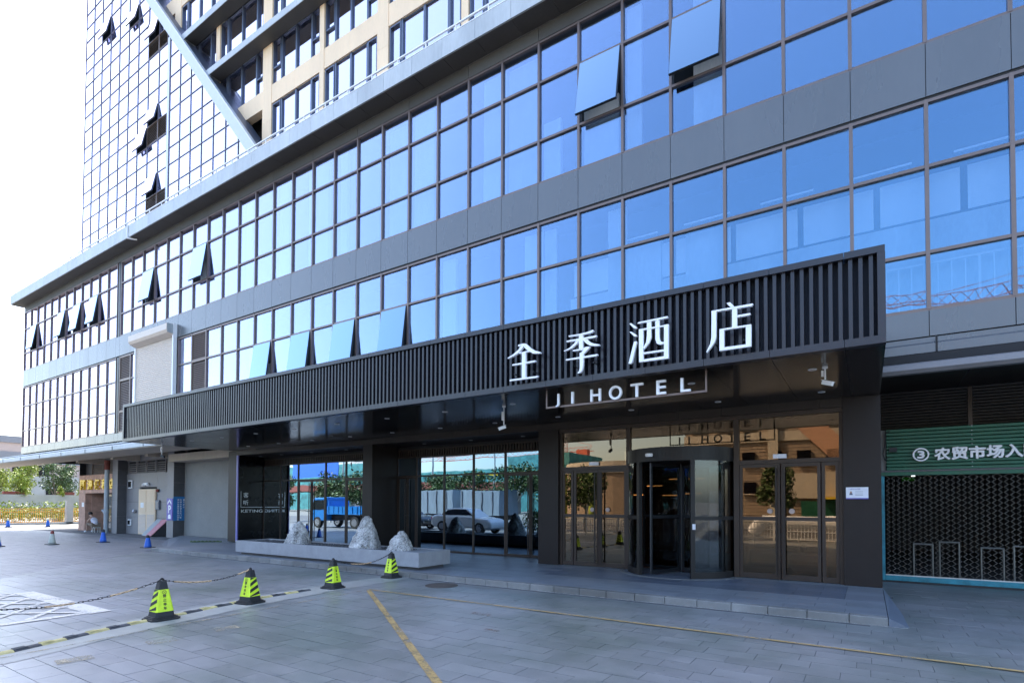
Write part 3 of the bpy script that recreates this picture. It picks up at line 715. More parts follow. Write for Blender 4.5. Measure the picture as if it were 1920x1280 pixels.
# the fin: sloping box, front face 1.0 m wide
fin = MB()
def finp(z, dx): return (FX(z)+dx, z)
zt, zb = 41.0, 15.9
pl = [finp(zb, 0), finp(zb, .62), finp(zt, .62), finp(zt, 0)]
fin.prism(pl, 13.7, 13.98)
fin.build('sloping_fin', 'finwhite', tow)
fin2 = MB().prism([finp(zb, .10), finp(zb, .62-.004), finp(zt, .62-.004), finp(zt, .10)], 13.985, 14.62); fin2.build('fin_side', 'frame_blue', tow)
MB().prism([finp(zb, .625), finp(zb, .66), finp(zt, .66), finp(zt, .625)], 13.69, 13.76).build('fin_edge_trim', 'white', tow)

# ================================================================ hotel block with cream frames
HY = 14.5
hot = thing('hotel_block', (-15, HY, 15.3), 'cream framed hotel block with grey ledges and dark window frames', 'building')
piers = [(-39.0, -38.4), (-35.2, -34.9), (-31.25, -30.62), (-27.05, -26.72), (-23.05, -22.38), (-19.03, -18.75), (-15.6, -15.01), (-11.5, -11.2), (-8.1, -7.5), (-4.0, -3.7), (-.5, .1), (3.6, 3.9)]
storeys = [(16.85, 19.72, 20.57), (20.57, 22.60, 22.85), (22.85, 25.48, 25.75), (25.75, 28.30, 29.2), (29.2, 31.4, 32.25), (32.25, 34.3, 35.0)]
def visible_h(x, z): return x > FX(z)-.6
for x0, x1 in piers:
    zlo = 15.3
    ztop = 36.
    zf = 29.3-(x1+33.02-.6)*1.196           # height where the fin crosses
    zlo = max(15.3, zf-.4)
    if zlo < ztop:
        z = zlo
        for s0, s1 in ((zlo, 19.0), (max(zlo, 19.0), 22.0), (max(zlo, 22.0), 25.0), (max(zlo, 25.0), 28.0), (max(zlo, 28.0), 36.0)):
            if s1-s0 > .05: bx('pier_panel', 'cream', x0, x1, HY-.06, HY+.3, s0+.003, s1-.003, hot)
for (zs, zh, zn) in storeys:
    for (p0, p1) in zip(piers[:-1], piers[1:]):
        x0, x1 = p0[1], p1[0]
        if x1 < FX(zs)-.2: continue
        # window of the bay
        w = bpy.data.objects.new('window', None); 
        f = MB(); wdt = x1-x0; fx = .055
        xsx = [x0, x0+.66, x0+wdt/2+.02, x1-.60, x1]
        f.box(x0, x0+.05, HY+.02, HY+.14, zs, zh).box(x1-.05, x1, HY+.02, HY+.14, zs, zh)
        for xm in xsx[1:4]: f.box(xm-.05, xm+.05, HY+.0, HY+.14, zs, zh)
        f.box(x0+.05, x1-.05, HY+.03, HY+.13, zh-.05, zh)
        zm = zs+.75
        for a_, b_ in ((xsx[0], xsx[1]), (xsx[3], xsx[4])):
            f.box(a_+.06, b_-.06, HY-.005, HY+.13, zm-.035, zm+.035)
            f.box(a_+.05, a_+.09, HY-.02, HY+.1, zm+.035, zh-.05).box(b_-.09, b_-.05, HY-.02, HY+.1, zm+.035, zh-.05)
            f.box(a_+.09, b_-.09, HY-.02, HY+.1, zh-.10, zh-.052)
        wf = f.build('window', 'frame_blue', hot)
        for a_, b_ in zip(xsx[:-1], xsx[1:]):
            bx('pane', 'glass_t', a_+.05, b_-.05, HY+.07, HY+.08, zs+.01, zh-.05, wf)
        if rt.random() < .7:
            bx('curtain', 'curtain', x0+.3+rt.random(), x0+1.5+rt.random(), HY+.3, HY+.36, zs, zh, wf)
    if zn-zh > .5:
        for (p0, p1) in zip(piers[:-1], piers[1:]):
            x0, x1 = p0[1], p1[0]
            if x1 < FX(zh): continue
            xa = max(x0, FX(zn)+.5)
            xm = (x0+x1)/2
            for a_, b_ in ((xa, xm), (max(xm, xa), x1)):
                if b_-a_ > .1: bx('spandrel_panel', 'cream', a_+.003, b_-.003, HY-.04, HY+.3, zh+.002, zn, hot)
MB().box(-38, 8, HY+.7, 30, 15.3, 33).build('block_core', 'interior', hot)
for z0, z1, xs_ in ((22.50, 22.80, -27.0), (25.42, 25.74, -29.45), (31.4, 31.7, -34.5)):
    x = xs_
    while x < -8:
        bx('ledge', 'slab', x+.003, min(x+2.4, -8)-.003, 13.88, HY-.062, z0, z1, hot); x += 2.4
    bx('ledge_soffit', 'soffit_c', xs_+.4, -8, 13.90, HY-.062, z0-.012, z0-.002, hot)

# ================================================================ dark entrance canopy
CY = 8.66
can = thing('entrance_canopy', (-10.9, CY, 3.84), 'long dark slatted canopy projecting over the hotel entrance', 'canopy')
X0, X1, Z0, Z1 = -21.95, .23, 3.84, 5.14
x = X0; k = 0
xs = [X1-.47-.93*k for k in range(24)]; xs = [X1]+xs
xs = [v for v in xs if v > X0+.2]+[X0]
for a_, b_ in zip(xs[1:], xs[:-1]):
    bx('top_rail_panel', 'canopy', a_+.003, b_-.003, CY, CY+.34, 5.05, Z1, can)
    bx('bottom_rail_panel', 'canopy', a_+.003, b_-.003, CY, CY+.16, Z0, 3.945, can)
    o = bx('soffit_panel', 'soffit_k', a_+.004, b_-.004, CY+.165, D-.03, 3.845, 3.862, can)
bx('end_rail', 'canopy', X1-.09, X1, CY+.002, CY+.16, 3.945, 5.05, can)
bx('end_rail', 'canopy', X0, X0+.09, CY+.002, CY+.34, 3.945, 5.05, can)
bx('back_sheet', 'back', X0+.09, X1-.09, CY+.165, CY+.175, 3.90, 5.05, can)
nsl = int((X1-X0-.2)/.1175)
for i in range(nsl):
    x = X1-.16-.1175*i
    bx('slat', 'slat', x-.024, x+.024, CY+.045, CY+.16, 3.945, 5.05, can)
MB().box(X0+.01, X1-.01, CY+.35, D-.05, 3.87, 5.04).build('canopy_body', 'canopy', can)
LX = [-.71-1.885*k for k in range(12)]
dl = MB().lathe([(.0, .0), (.045, .0), (.045, -.004), (.062, -.006), (.066, .0)], (0, 0), 16).mesh('downlight'); dl.materials.append(MT['white'])
for xx in LX[:11]:
    for yy in (9.83, 11.88):
        inst('downlight', dl, (xx, yy, 3.845), can)

# sign: four characters on the slats
hs = thing('hotel_sign', (-3.5, 8.56, 3.96), 'four large white Chinese characters 全季酒店 mounted on dark slats', 'sign')
for k, polys in HANZI.items():
    mb = MB()
    for i, pl in enumerate(polys):
        e = .0015*i
        mb.prism([tuple(p) for p in pl], 8.50+e, 8.555+e*.3)
    mb.build('character', 'signwhite', hs, bevel=.003)
for xx in (-5.3, -4.1, -2.9, -1.7):
    for dx in (-.2, .2):
        MB().tube((xx+dx, 8.55, 4.12), (xx+dx, 8.71, 4.12), .012).tube((xx+dx, 8.55, 4.5), (xx+dx, 8.71, 4.5), .012).build('standoff', 'frame_dark', hs)
ls = thing('letter_sign', (-3.6, 9.0, 3.5), 'white letters JI HOTEL in a thin bronze frame under the canopy', 'sign')
bx('frame_bar', 'frame', -5.07, -2.13, 8.985, 9.015, 3.50, 3.53, ls)
bx('frame_bar', 'frame', -5.07, -5.045, 8.985, 9.015, 3.53, 3.842, ls); bx('frame_bar', 'frame', -2.155, -2.13, 8.985, 9.015, 3.53, 3.842, ls)
LT = {'J': (-4.83, -4.765, 3.505, 3.745), 'I': (-4.515, -4.47, 3.535, 3.75), 'H': (-4.135, -3.935, 3.53, 3.75), 'O': (-3.78, -3.545, 3.525, 3.765),
      'T': (-3.385, -3.165, 3.53, 3.76), 'E': (-2.935, -2.775, 3.53, 3.765), 'L': (-2.535, -2.375, 3.53, 3.76)}
for ch, (a_, b_, z0, z1) in LT.items():
    if ch == 'I':
        bx('letter', 'signwhite', a_+.002, b_-.002, 8.93, 8.975, z0, z1, ls); continue
    if ch == 'J':
        MB().prism([(-4.765, 3.745), (-4.800, 3.745), (-4.800, 3.56), (-4.808, 3.535), (-4.835, 3.522), (-4.835, 3.505), (-4.80, 3.508), (-4.772, 3.53), (-4.765, 3.56)], 8.93, 8.975).build('letter', 'signwhite', ls); continue
    text_obj('letter', ch, 'signwhite', ((a_+b_)/2, 8.955, (z0+z1)/2), b_-a_, z1-z0, depth=.045, bold=.012, parent=ls)
# ================================================================ hotel ground floor
gf = thing('hotel_frontage', (-10.9, D, .12), 'dark clad ground floor frontage with brown-black columns under the canopy', 'building')
def bcol(x0, x1, y1=13.9): bx('column', 'clad', x0, x1, D, y1, .12, 3.84, gf)
bcol(-22.32, -21.72); bcol(-14.22, -13.77); bcol(-7.40, -6.80); 
bx('column', 'clad', -.40, .23, D, 14.9, .12, 3.84, gf)
# fascia beam below the soffit
xf = [-21.7+.95*k for k in range(23)]
xf = [-21.715]+[x for x in xf if -21.6 < x < -.5]+[-.405]
cols = [(-14.22, -13.77), (-7.40, -6.80)]
for a_, b_ in zip(xf[:-1], xf[1:]):
    for c0, c1 in ((a_, b_),):
        bx('fascia_panel', 'cladlite', c0+.003, c1-.003, D-.02, D+.12, 3.665, 3.838, gf)
for x0, x1 in ((-21.7, -14.23), (-13.76, -7.41)):
    bx('recess_ceiling', 'clad', x0, x1, D+.13, 14.2, 3.66, 3.68, gf)
for xx in (-12.12, -10.22, -8.33, -21.2, -19.76, -17.87, -15.9, -14.6):
    inst('downlight', dl, (xx, 13.42, 3.66), gf)
# black side panel with the meeting-room lettering
sp = thing('lettered_panel', (-21.69, 13.3, .12), 'black glossy side panel with silver letters KETING beside lavender strip', 'sign')
bx('panel', 'blackglass', -21.715, -21.69, D+.04, 13.9, .12, 3.66, sp)
bx('edge_strip', 'purple', -21.715, -21.62, D-.012, D+.035, .12, 3.66, sp)
text_obj('lettering', 'KETING', 'alu', (-21.684, 13.38, 1.38), .96, .125, '+x', .008, .006, sp)
text_obj('lettering', '客', 'alu', (-21.684, 13.10, 2.04), .22, .22, '+x', .008, .006, sp)
text_obj('lettering', '听', 'alu', (-21.684, 13.10, 1.73), .22, .20, '+x', .008, .006, sp)
bx('line', 'alu', -21.69, -21.682, 12.88, 12.90, 1.53, 2.20, sp); bx('line', 'alu', -21.69, -21.682, 12.90, 13.86, 1.53, 1.55, sp)

def bay(name, label, x0, x1, mull, doors, glassm, group):
    """glazed shop bay in the recess at y 13.9"""
    Yb = 13.9
    t = thing(name, ((x0+x1)/2, Yb, .12), label, 'shopfront', group)
    f = 'frame_brown'
    # slatted band above the glass, two rows of slats
    bx('band_back', 'interior', x0, x1, Yb+.05, Yb+.08, 3.27, 3.66, t)
    bx('band_rail', f, x0, x1, Yb-.02, Yb+.04, 3.27, 3.31, t); bx('band_rail', f, x0, x1, Yb-.02, Yb+.04, 3.54, 3.57, t)
    k = 0; x = x0+.04
    while x < x1-.03:
        bx('slat', f, x, x+.045, Yb-.015, Yb+.045, 3.311, 3.539, t); x += .105
    ms = [x0]+mull+[x1]
    for x in ms:
        bx('mullion', f, x-.03, x+.03, Yb-.03, Yb+.05, .12, 3.27, t)
    for a_, b_ in zip(ms[:-1], ms[1:]):
        a2, b2 = a_+.031, b_-.031
        bx('transom', f, a2, b2, Yb-.025, Yb+.045, 2.62, 2.67, t)
        bx('upper_pane', glassm, a2, b2, Yb+.0, Yb+.012, 2.67, 3.268, t)
        if any(abs((a_+b_)/2-dx) < .4 for dx in doors):
            mid = doors[min(range(len(doors)), key=lambda i: abs(doors[i]-(a_+b_)/2))]
            for s, (c0, c1) in enumerate(((a2, mid-.006), (mid+.006, b2))):
                d = MB(); w = .055
                d.box(c0, c0+w, Yb-.02, Yb+.03, .13, 2.615).box(c1-w, c1, Yb-.02, Yb+.03, .13, 2.615).box(c0+w, c1-w, Yb-.02, Yb+.03, 2.56, 2.615).box(c0+w, c1-w, Yb-.02, Yb+.03, .13, .21)
                do = d.build('door', f, t)
                bx('door_pane', glassm, c0+w, c1-w, Yb, Yb+.012, .21, 2.56, do)
                hx = mid-.05 if s == 0 else mid+.05
                h = MB().tube((hx, Yb-.09, .22), (hx, Yb-.09, 2.5), .016)
                for hz_ in (.35, 1.3, 2.35): h.tube((hx, Yb-.09, hz_), (hx, Yb-.02, hz_), .012)
                h.build('handle', 'cladlite', do)
        else:
            bx('base_rail', f, a2, b2, Yb-.02, Yb+.03, .12, .18, t)
            bx('window_pane', glassm, a2, b2, Yb, Yb+.012, .18, 2.62, t)
    return t
bay('shopfront', 'glazed shopfront behind the tallest boulder, left of the middle column', -21.66, -14.23, [-20.48, -19.32, -17.62, -16.45], [-18.47, -15.5], 'glass_b', 'glazed shop bays')
bay('shopfront', 'glazed shopfront between the middle column and the hotel entrance column', -13.76, -7.41, [-12.86, -11.66, -10.46, -9.25], [-13.3, -8.35], 'glass_b', 'glazed shop bays')
MB().box(-21.66, -7.41, 14.6, 14.65, .12, 3.7).box(-21.66, -7.41, 13.96, 14.6, .06, .10).build('shop_backing', 'interior', gf)

# ---- hotel entrance
en = thing('hotel_entrance', (-3.7, D+.15, .12), 'bronze framed glass entrance wall with double doors flanking revolving door', 'entrance')
EY = D+.15; f = 'frame_brown'
bx('header', f, -6.79, -.41, EY-.10, EY+.06, 3.58, 3.664, en)
for x0, x1 in ((-6.795, -6.73), (-4.96, -4.86), (-2.47, -2.36), (-.47, -.405)):
    bx('post', f, x0, x1, EY-.06, EY+.06, .12, 3.58, en)
for x0, x1 in ((-6.73, -4.96), (-2.36, -.47)):
    bx('transom', f, x0, x1, EY-.05, EY+.05, 2.585, 2.67, en)
    bx('upper_pane', 'glass_e', x0, x1, EY, EY+.012, 2.67, 3.58, en)
bx('upper_pane', 'glass_e', -4.86, -2.47, EY, EY+.012, 2.95, 3.58, en)
def leaf(x0, x1, hx, name='door'):
    d = MB(); w = .06
    d.box(x0, x0+w, EY-.03, EY+.03, .13, 2.58).box(x1-w, x1, EY-.03, EY+.03, .13, 2.58).box(x0+w, x1-w, EY-.03, EY+.03, 2.51, 2.58).box(x0+w, x1-w, EY-.03, EY+.03, .13, .24).box(x0+w, x1-w, EY-.028, EY+.028, 1.37, 1.45)
    do = d.build(name, f, en)
    bx('door_pane', 'glass_e', x0+w, x1-w, EY, EY+.012, .24, 1.37, do); bx('door_pane', 'glass_e', x0+w, x1-w, EY, EY+.012, 1.45, 2.51, do)
    if hx is not None:
        h = MB().box(hx-.014, hx+.014, EY-.12, EY-.09, .20, 2.52)
        for z in (.28, 1.35, 2.42): h.box(hx-.01, hx+.01, EY-.09, EY-.03, z-.02, z+.02)
        h.build('handle', 'cladlite', do)
    return do
leaf(-6.73, -6.42, None, 'side_light')
a1_ = leaf(-6.40, -5.70, -5.78); a2_ = leaf(-5.69, -4.965, -5.60)
b1_ = leaf(-2.355, -1.55, -1.62); b2_ = leaf(-1.53, -.80, -1.46)
leaf(-.78, -.475, None, 'side_light')
for x, par in ((-5.88, a1_), (-5.46, a2_), (-1.75, b1_), (-1.33, b2_)):
    b = MB().lathe([(0, -.006), (.055, -.006), (.055, 0)], (0, 0), 20)
    me = MB(); me.v = [(px, pz, py) for px, py, pz in b.v]; me.f = [tuple(reversed(q)) for q in b.f]
    m2 = me.mesh('push_badge'); m2.materials.append(MT['pinkwall'])
    bo = inst('push_badge', m2, (x, EY-.034, 1.57), par)
    text_obj('badge_text', '推' if x in (-5.46, -1.33) else '拉', 'redcap', (x, EY-.043, 1.575), .05, .05, depth=.002, parent=bo) if False else None
for x in (-5.83, -1.55): bx('closer_plate', 'notice', x-.13, x+.13, EY-.045, EY-.03, 2.69, 2.78, en)
# ---- revolving door
rv = thing('revolving_door', (-3.70, 13.05, .12), 'round revolving door with dark drum hood and curved glass wings', 'door')
cx, cy, r = -3.70, 13.05, 1.235
prof = [(r-.05, 2.66), (r, 2.66), (r, 2.965), (r-.05, 2.965), (.0, 2.965)]
MB().lathe(prof, (cx, cy), 64).build('hood', 'drum', rv, smooth=False)
MB().lathe([(0, 2.66), (r-.05, 2.66)], (cx, cy), 64).build('hood_underside', 'clad', rv)
def arc(name, m, r0, r1, a0, a1, z0, z1, n=20):
    mb = MB(); mb.lathe([(r0, z0), (r1, z0), (r1, z1), (r0, z1), (r0, z0)], (cx, cy), n, a0, a1); return mb.build(name, m, rv)
aL0, aL1 = R_(180), R_(238); aR0, aR1 = R_(297), R_(360)
for a0, a1 in ((aL0, aL1), (aR0, aR1)):
    arc('base_ring', 'drum', r-.05, r, a0, a1, .12, .26); arc('mid_rail', 'drum', r-.05, r, a0, a1, 1.37, 1.45)
    arc('curved_pane', 'glass_r', r-.028, r-.018, a0, a1, .26, 1.37); arc('curved_pane', 'glass_r', r-.028, r-.018, a0, a1, 1.45, 2.66)
for a in (aL0+.03, aL1, aR0, aR1-.03):
    px, py = cx+(r-.02)*math.cos(a), cy+(r-.02)*math.sin(a)
    w = .045
    o = MB().box(-w, w, -w, w, 0, 2.54).build('post', 'drum', rv, base=(px, py, .12)); o.rotation_euler = (0, 0, a)
for k, a in enumerate((R_(250), R_(70), R_(160), R_(340))):
    d = MB(); L = r-.12; w = .05
    d.box(.04, .04+w, -.02, .02, .02, 2.5).box(L-w, L, -.02, .02, .02, 2.5).box(.09, L-w, -.02, .02, 2.44, 2.5).box(.09, L-w, -.02, .02, .02, .10).box(.09, L-w, -.018, .018, 1.26, 1.33)
    o = d.build('wing', 'frame_dark', rv, base=(cx, cy, .13)); o.rotation_euler = (0, 0, a)
    gm = MB().box(.09, L-w, -.005, .005, .10, 1.26).box(.09, L-w, -.005, .005, 1.33, 2.44).mesh('wing_pane'); gm.materials.append(MT['glass_r'])
    go = bpy.data.objects.new('wing_pane', gm); C.objects.link(go); go.parent = o
MB().tube((cx, cy, .12), (cx, cy, 2.66), .035).build('pivot', 'frame_dark', rv)
MB().lathe([(0, 2.76), (.075, 2.76), (.085, 2.80), (.075, 2.83), (0, 2.83)], (cx-.35, cy-r-.0), 16).build('sensor', 'white', rv)
bx('push_button', 'notice', cx+.56, cx+.62, cy-r+.105, cy-r+.13, 1.17, 1.29, rv)
# lobby behind the glass
lb = thing('lobby_interior', (-3.7, 17, .12), 'dim hotel lobby with wood wall and warm shelf lights behind the entrance glass', 'room')
MB().box(-7.4, .2, 12.95, 19, .05, .119).build('floor', 'clad', lb)
MB().box(-7.4, .2, 19, 19.1, .12, 3.7).build('rear_wall', 'wood', lb)
MB().box(-7.5, -7.41, 13.95, 19, .12, 3.7).box(.2, .22, 12.95, 19, .12, 3.7).build('side_wall', 'interior', lb)
MB().box(-7.4, .2, EY+.07, 19, 3.66, 3.7).build('ceiling', 'clad', lb)
for i, (x, z) in enumerate(((-5.9, 2.30), (-5.2, 2.5), (-6.5, 2.02), (-5.4, 2.0), (-4.7, 2.05), (-4.6, 2.5))):
    bx('wall_shelf', 'wood', x, x+.55, 16.7, 16.95, z, z+.03, lb); bx('shelf_light', 'lamp', x+.04, x+.51, 16.9, 16.94, z-.02, z, lb)
MB().lathe([(0, .12), (.42, .12), (.55, .30), (.55, .42), (.42, .55), (0, .56)], (-1.05, 14.6), 28).build('round_ottoman', 'wood', lb)
MB().box(-.72, -.46, 13.7, 14.1, .12, .95).build('teal_cabinet', 'teal', lb)
so = MB().box(-2.6, -1.5, 15.4, 16.2, .12, .55).box(-2.6, -1.5, 16.05, 16.3, .55, .95).box(-2.75, -2.6, 15.4, 16.3, .12, .75).box(-1.5, -1.35, 15.4, 16.3, .12, .75).build('sofa', 'wallgrey', lb, bevel=.05)
def cone_plant(x, y, z, h, r_, label):
    t = thing('potted_conifer', (x, y, z), label, 'potted plant', 'clipped conifers inside the door')
    MB().lathe([(0, z), (r_*.7, z), (r_*.9, z+.28), (0, z+.28)], (x, y), 14).build('pot', 'clad', t)
    rnd = random.Random(int(x*100)); mb = MB()
    for i in range(420):
        u = rnd.random(); zz = z+.28+h*u; rr_ = r_*(1-u)*rnd.uniform(.75, 1.1); a = rnd.uniform(0, 6.28)
        p = Vector((x+rr_*math.cos(a), y+rr_*math.sin(a), zz)); s = .035
        d1 = Vector((rnd.uniform(-1, 1), rnd.uniform(-1, 1), rnd.uniform(-1, 1))).normalized()*s; d2 = Vector((rnd.uniform(-1, 1), rnd.uniform(-1, 1), rnd.uniform(-1, 1))).normalized()*s
        mb.add([p-d1, p+d2, p+d1, p-d2], [(0, 1, 2, 3)])
    mb.build('foliage', 'leaf', t)
cone_plant(-6.2, 14.1, .12, .75, .2, 'small clipped conifer in a pot behind the left leaf of the double doors')
cone_plant(-5.15, 14.0, .12, .75, .2, 'small clipped conifer in a pot beside the revolving door, inside')
# notice on the right column
no = thing('notice_plate', (-.17, D, 1.94), 'small white notice plate with portrait on the right dark column', 'sign')
bx('plate', 'notice', -.355, .018, D-.014, D-.002, 1.84, 2.055, no); bx('footer', 'violet', -.355, .018, D-.016, D-.0135, 1.825, 1.845, no)
MB().prism([(-.30, 1.905), (-.24, 1.905), (-.25, 1.94), (-.29, 1.94)], D-.017, D-.014).build('portrait', 'frame_blue', no)
MB().prism([(-.285, 1.94), (-.255, 1.94), (-.252, 1.965), (-.27, 1.98), (-.288, 1.965)], D-.017, D-.014).build('portrait', 'skin', no)
text_obj('heading', '场所公示牌', 'violet', (-.20, D-.016, 2.02), .17, .022, depth=.002, parent=no)
for zz in (1.965, 1.925, 1.895): bx('text_line', 'pier_dark', -.20, -.07, D-.0155, D-.014, zz, zz+.006, no)

# ---- cameras and hanging fittings
def sec_cam(x, y, ztop, drop, yaw, label, body='white'):
    t = thing('security_camera', (x, y, ztop), label, 'camera', 'cameras hanging from the canopy')
    MB().tube((x, y, ztop), (x, y, ztop-.03), .04, .04, 12).tube((x, y, ztop-.03), (x, y, ztop-drop), .012).build('stem', 'white', t)
    bx('junction', 'white', x-.05, x-.02, y-.02, y+.02, ztop-drop*.75, ztop-drop*.3, t)
    o = MB().box(-.04, .12, -.032, .032, -.03, .03).box(-.06, .13, -.038, .038, .03, .037).build('housing', body, t, bevel=.008, base=(x, y, ztop-drop-.05)); o.rotation_euler = (0, R_(20), yaw)
    o2 = MB().tube((-.042, 0, 0), (-.047, 0, 0), .022, .022, 14).build('lens', 'blackglass', t, base=(x, y, ztop-drop-.05)); o2.rotation_euler = (0, R_(20), yaw)
    return t
sec_cam(-.53, 9.70, 3.84, .20, R_(-25)+math.pi*0, 'white bullet camera hanging near the right end of the canopy')
sec_cam(-6.63, 9.89, 3.84, .42, R_(40)+math.pi, 'white bullet camera on a long stem below the canopy, left of the letter sign')
sec_cam(-21.16, 9.6, 3.84, .42, R_(20), 'small dark camera hanging under the left end of the canopy', 'frame_dark')

# ================================================================ planter with boulders
pl = thing('stone_planter', (-12.7, 10.2, .12), 'long low grey granite planter filled with dark gravel before the shopfront', 'planter')
px0, px1, py0, py1 = -16.55, -8.90, 9.68, 10.85
MB().box(px0+.12, px1-.12, py0+.12, py1-.12, .12, .20).build('plinth', 'pier_dark', pl)
w = .10
MB().box(px0, px1, py0, py0+w, .195, .545).build('wall', 'planter', pl, bevel=.006)
MB().box(px0, px1, py1-w, py1, .195, .545).build('wall', 'planter', pl, bevel=.006)
MB().box(px0, px0+w, py0+w, py1-w, .195, .543).build('wall', 'planter', pl, bevel=.006)
MB().box(px1-w, px1, py0+w, py1-w, .195, .543).build('wall', 'planter', pl, bevel=.006)
MB().box(-9.75, px1-w, py0+w, py1-w, .195, .525).build('cover_slab', 'planter', pl)
bx('bed', 'interior', px0+w, -9.76, py0+w, py1-w, .20, .485, pl)
gr = MB(); rg = random.Random(2)
for i in range(5200):
    x = rg.uniform(px0+w+.02, -9.78); y = rg.uniform(py0+w+.02, py1-w-.02); s = rg.uniform(.012, .026); z = .485+s*.5+rg.uniform(0, .02)
    vs_ = [(x+s*rg.uniform(.8, 1.3), y, z), (x-s, y+s*.3, z), (x, y+s*rg.uniform(.7, 1.2), z), (x, y-s, z), (x, y, z+s*.8), (x, y, z-s*.8)]
    gr.add(vs_, [(0, 2, 4), (2, 1, 4), (1, 3, 4), (3, 0, 4), (2, 0, 5), (1, 2, 5), (3, 1, 5), (0, 3, 5)])
MT['gravel'] = plain('dark_gravel', (.09, .085, .085), .6, var=.4, scale=20, isl=.6)
g_ = gr.build('gravel', 'gravel', pl); g_['kind'] = 'stuff'
from mathutils import noise as mn
def boulder(x, y, z, w, d, h, seed, label, lean=0.):
    bm = bmesh.new(); bmesh.ops.create_icosphere(bm, subdivisions=5, radius=1.)
    for v in bm.verts:
        c = v.co.copy(); t_ = (c.z+1)/2
        # peak-shaped: wide foot, narrow rounded top
        rad = (1-t_)**.62*.94+.30*math.sqrt(max(0, 1-t_)) 
        a = Vector((c.x, c.y)); L = max(a.length, 1e-4); a = a/L
        prof = .58*math.sqrt(max(0., 1-t_*t_))+.42*(1-t_)**1.3
        k = min(1., L/ max(.05, math.sqrt(max(0, 1-c.z*c.z)))) 
        s = Vector((c.x, c.y, 0)).normalized()*prof*(1 if L > 1e-3 else 0)
        p = Vector((s.x*w/2+lean*t_, s.y*d/2, t_*h))
        n0 = mn.noise(Vector((p.x*2.2+seed, p.y*2.2, p.z*2.2)))*.07*(1-.6*t_)+mn.noise(Vector((p.x*6+seed, p.y*6, p.z*5)))*.038+mn.noise(Vector((p.x*16+seed, p.y*16, p.z*16)))*.022+mn.noise(Vector((p.x*40+seed, p.y*40, p.z*40)))*.009
        dirn = Vector((s.x, s.y, .25)).normalized() if s.length > 1e-4 else Vector((0, 0, 1))
        v.co = p+dirn*n0
        if v.co.z < .0: v.co.z = -.03
    me = bpy.data.meshes.new('boulder'); bm.to_mesh(me); bm.free(); me.materials.append(MT['rock'])
    me.polygons.foreach_set('use_smooth', [True]*len(me.polygons))
    o = bpy.data.objects.new('boulder', me); C.objects.link(o); o.location = (x, y, z)
    lab(o, label, 'rock', 'boulders standing on the planter')
boulder(-14.15, 10.2, .50, .80, .74, .68, 3.1, 'pale rounded boulder at the left end of the planter')
boulder(-11.25, 10.2, .50, .86, .78, .88, 9.7, 'tallest pale boulder, in the middle of the planter')
boulder(-9.98, 10.2, .50, .72, .70, .50, 15.3, 'smallest speckled boulder, near the right end of the planter')

# ================================================================ market entrance
mk = thing('market_entrance', (2.4, 14.9, 0), 'market entrance with green roller shutter box above diamond mesh grille', 'entrance')
MY = 14.9
for x0, x1 in ((.24, 1.80), (1.87, 3.4), (3.47, 5.2)):
    s = MB(); z = 3.40
    while z < 4.20:
        s.profx([(MY+.05, z), (MY+.02, z+.01), (MY+.0, z+.045), (MY+.05, z+.06)], x0, x1); z += .064
    s.build('louvre_slats', 'louvre_dark', mk)
    bx('louvre_backing', 'interior', x0, x1, MY+.06, MY+.07, 3.38, 4.21, mk)
bx('louvre_post', 'frame_brown', 1.80, 1.87, MY-.01, MY+.05, 3.39, 4.21, mk)
bx('louvre_post', 'frame_brown', 3.40, 3.47, MY-.01, MY+.05, 3.39, 4.21, mk)
s = MB(); z = 2.47
while z < 3.36:
    s.profx([(MY-.10, z), (MY-.13, z+.012), (MY-.13, z+.062), (MY-.10, z+.074), (MY-.05, z+.074), (MY-.05, z)], .37, 5.2); z += .0765
s.build('shutter_box_ribs', 'green', mk)
bx('shutter_box', 'green', .38, 5.2, MY-.095, MY+.2, 2.44, 3.385, mk)
bx('side_plate', 'wallplain', .24, .36, MY-.04, MY+.05, 2.42, 3.38, mk)
o = bx('shutter_lip', 'pier_dark', .24, 5.2, MY-.115, MY-.105, 2.44, 2.475, mk)
bx('lip_bar', 'green', .24, 5.2, MY-.10, MY-.02, 2.36, 2.44, mk)
for xx in (1.84, 3.7):
    for k in range(10): MB().tube((xx, MY-.131, 2.52+k*.094), (xx, MY-.140, 2.52+k*.094), .008, .008, 6).build('rivet', 'alu', mk)
MB().path([(.44, MY-.14, 3.36), (.36, MY-.13, 3.30), (.33, MY-.12, 3.0), (.30, MY-.12, 2.85), (.34, MY-.12, 2.70), (.40, MY-.13, 2.78)], .011).build('cable', 'black', mk)
bx('shutter_motor', 'black', .42, .56, MY-.20, MY-.13, 2.88, 2.98, mk)
# lettering
MB().add([], []).v
ri = MB()
for k in range(32):
    a0, a1 = 2*math.pi*k/32, 2*math.pi*(k+1)/32
    ro, rn = .145, .115
    ri.add([(.98+ro*math.cos(a0), MY-.19, 2.80+ro*math.sin(a0)), (.98+ro*math.cos(a1), MY-.19, 2.80+ro*math.sin(a1)), (.98+rn*math.cos(a1), MY-.19, 2.80+rn*math.sin(a1)), (.98+rn*math.cos(a0), MY-.19, 2.80+rn*math.sin(a0)),
            (.98+ro*math.cos(a0), MY-.145, 2.80+ro*math.sin(a0)), (.98+ro*math.cos(a1), MY-.145, 2.80+ro*math.sin(a1)), (.98+rn*math.cos(a1), MY-.145, 2.80+rn*math.sin(a1)), (.98+rn*math.cos(a0), MY-.145, 2.80+rn*math.sin(a0))],
           [(0, 3, 2, 1), (0, 1, 5, 4), (2, 3, 7, 6)])
ms = thing('market_sign', (2.0, MY-.17, 2.7), 'white raised characters ③ 农贸市场入口 on the green shutter box', 'sign')
ri.build('ring', 'signwhite', ms)
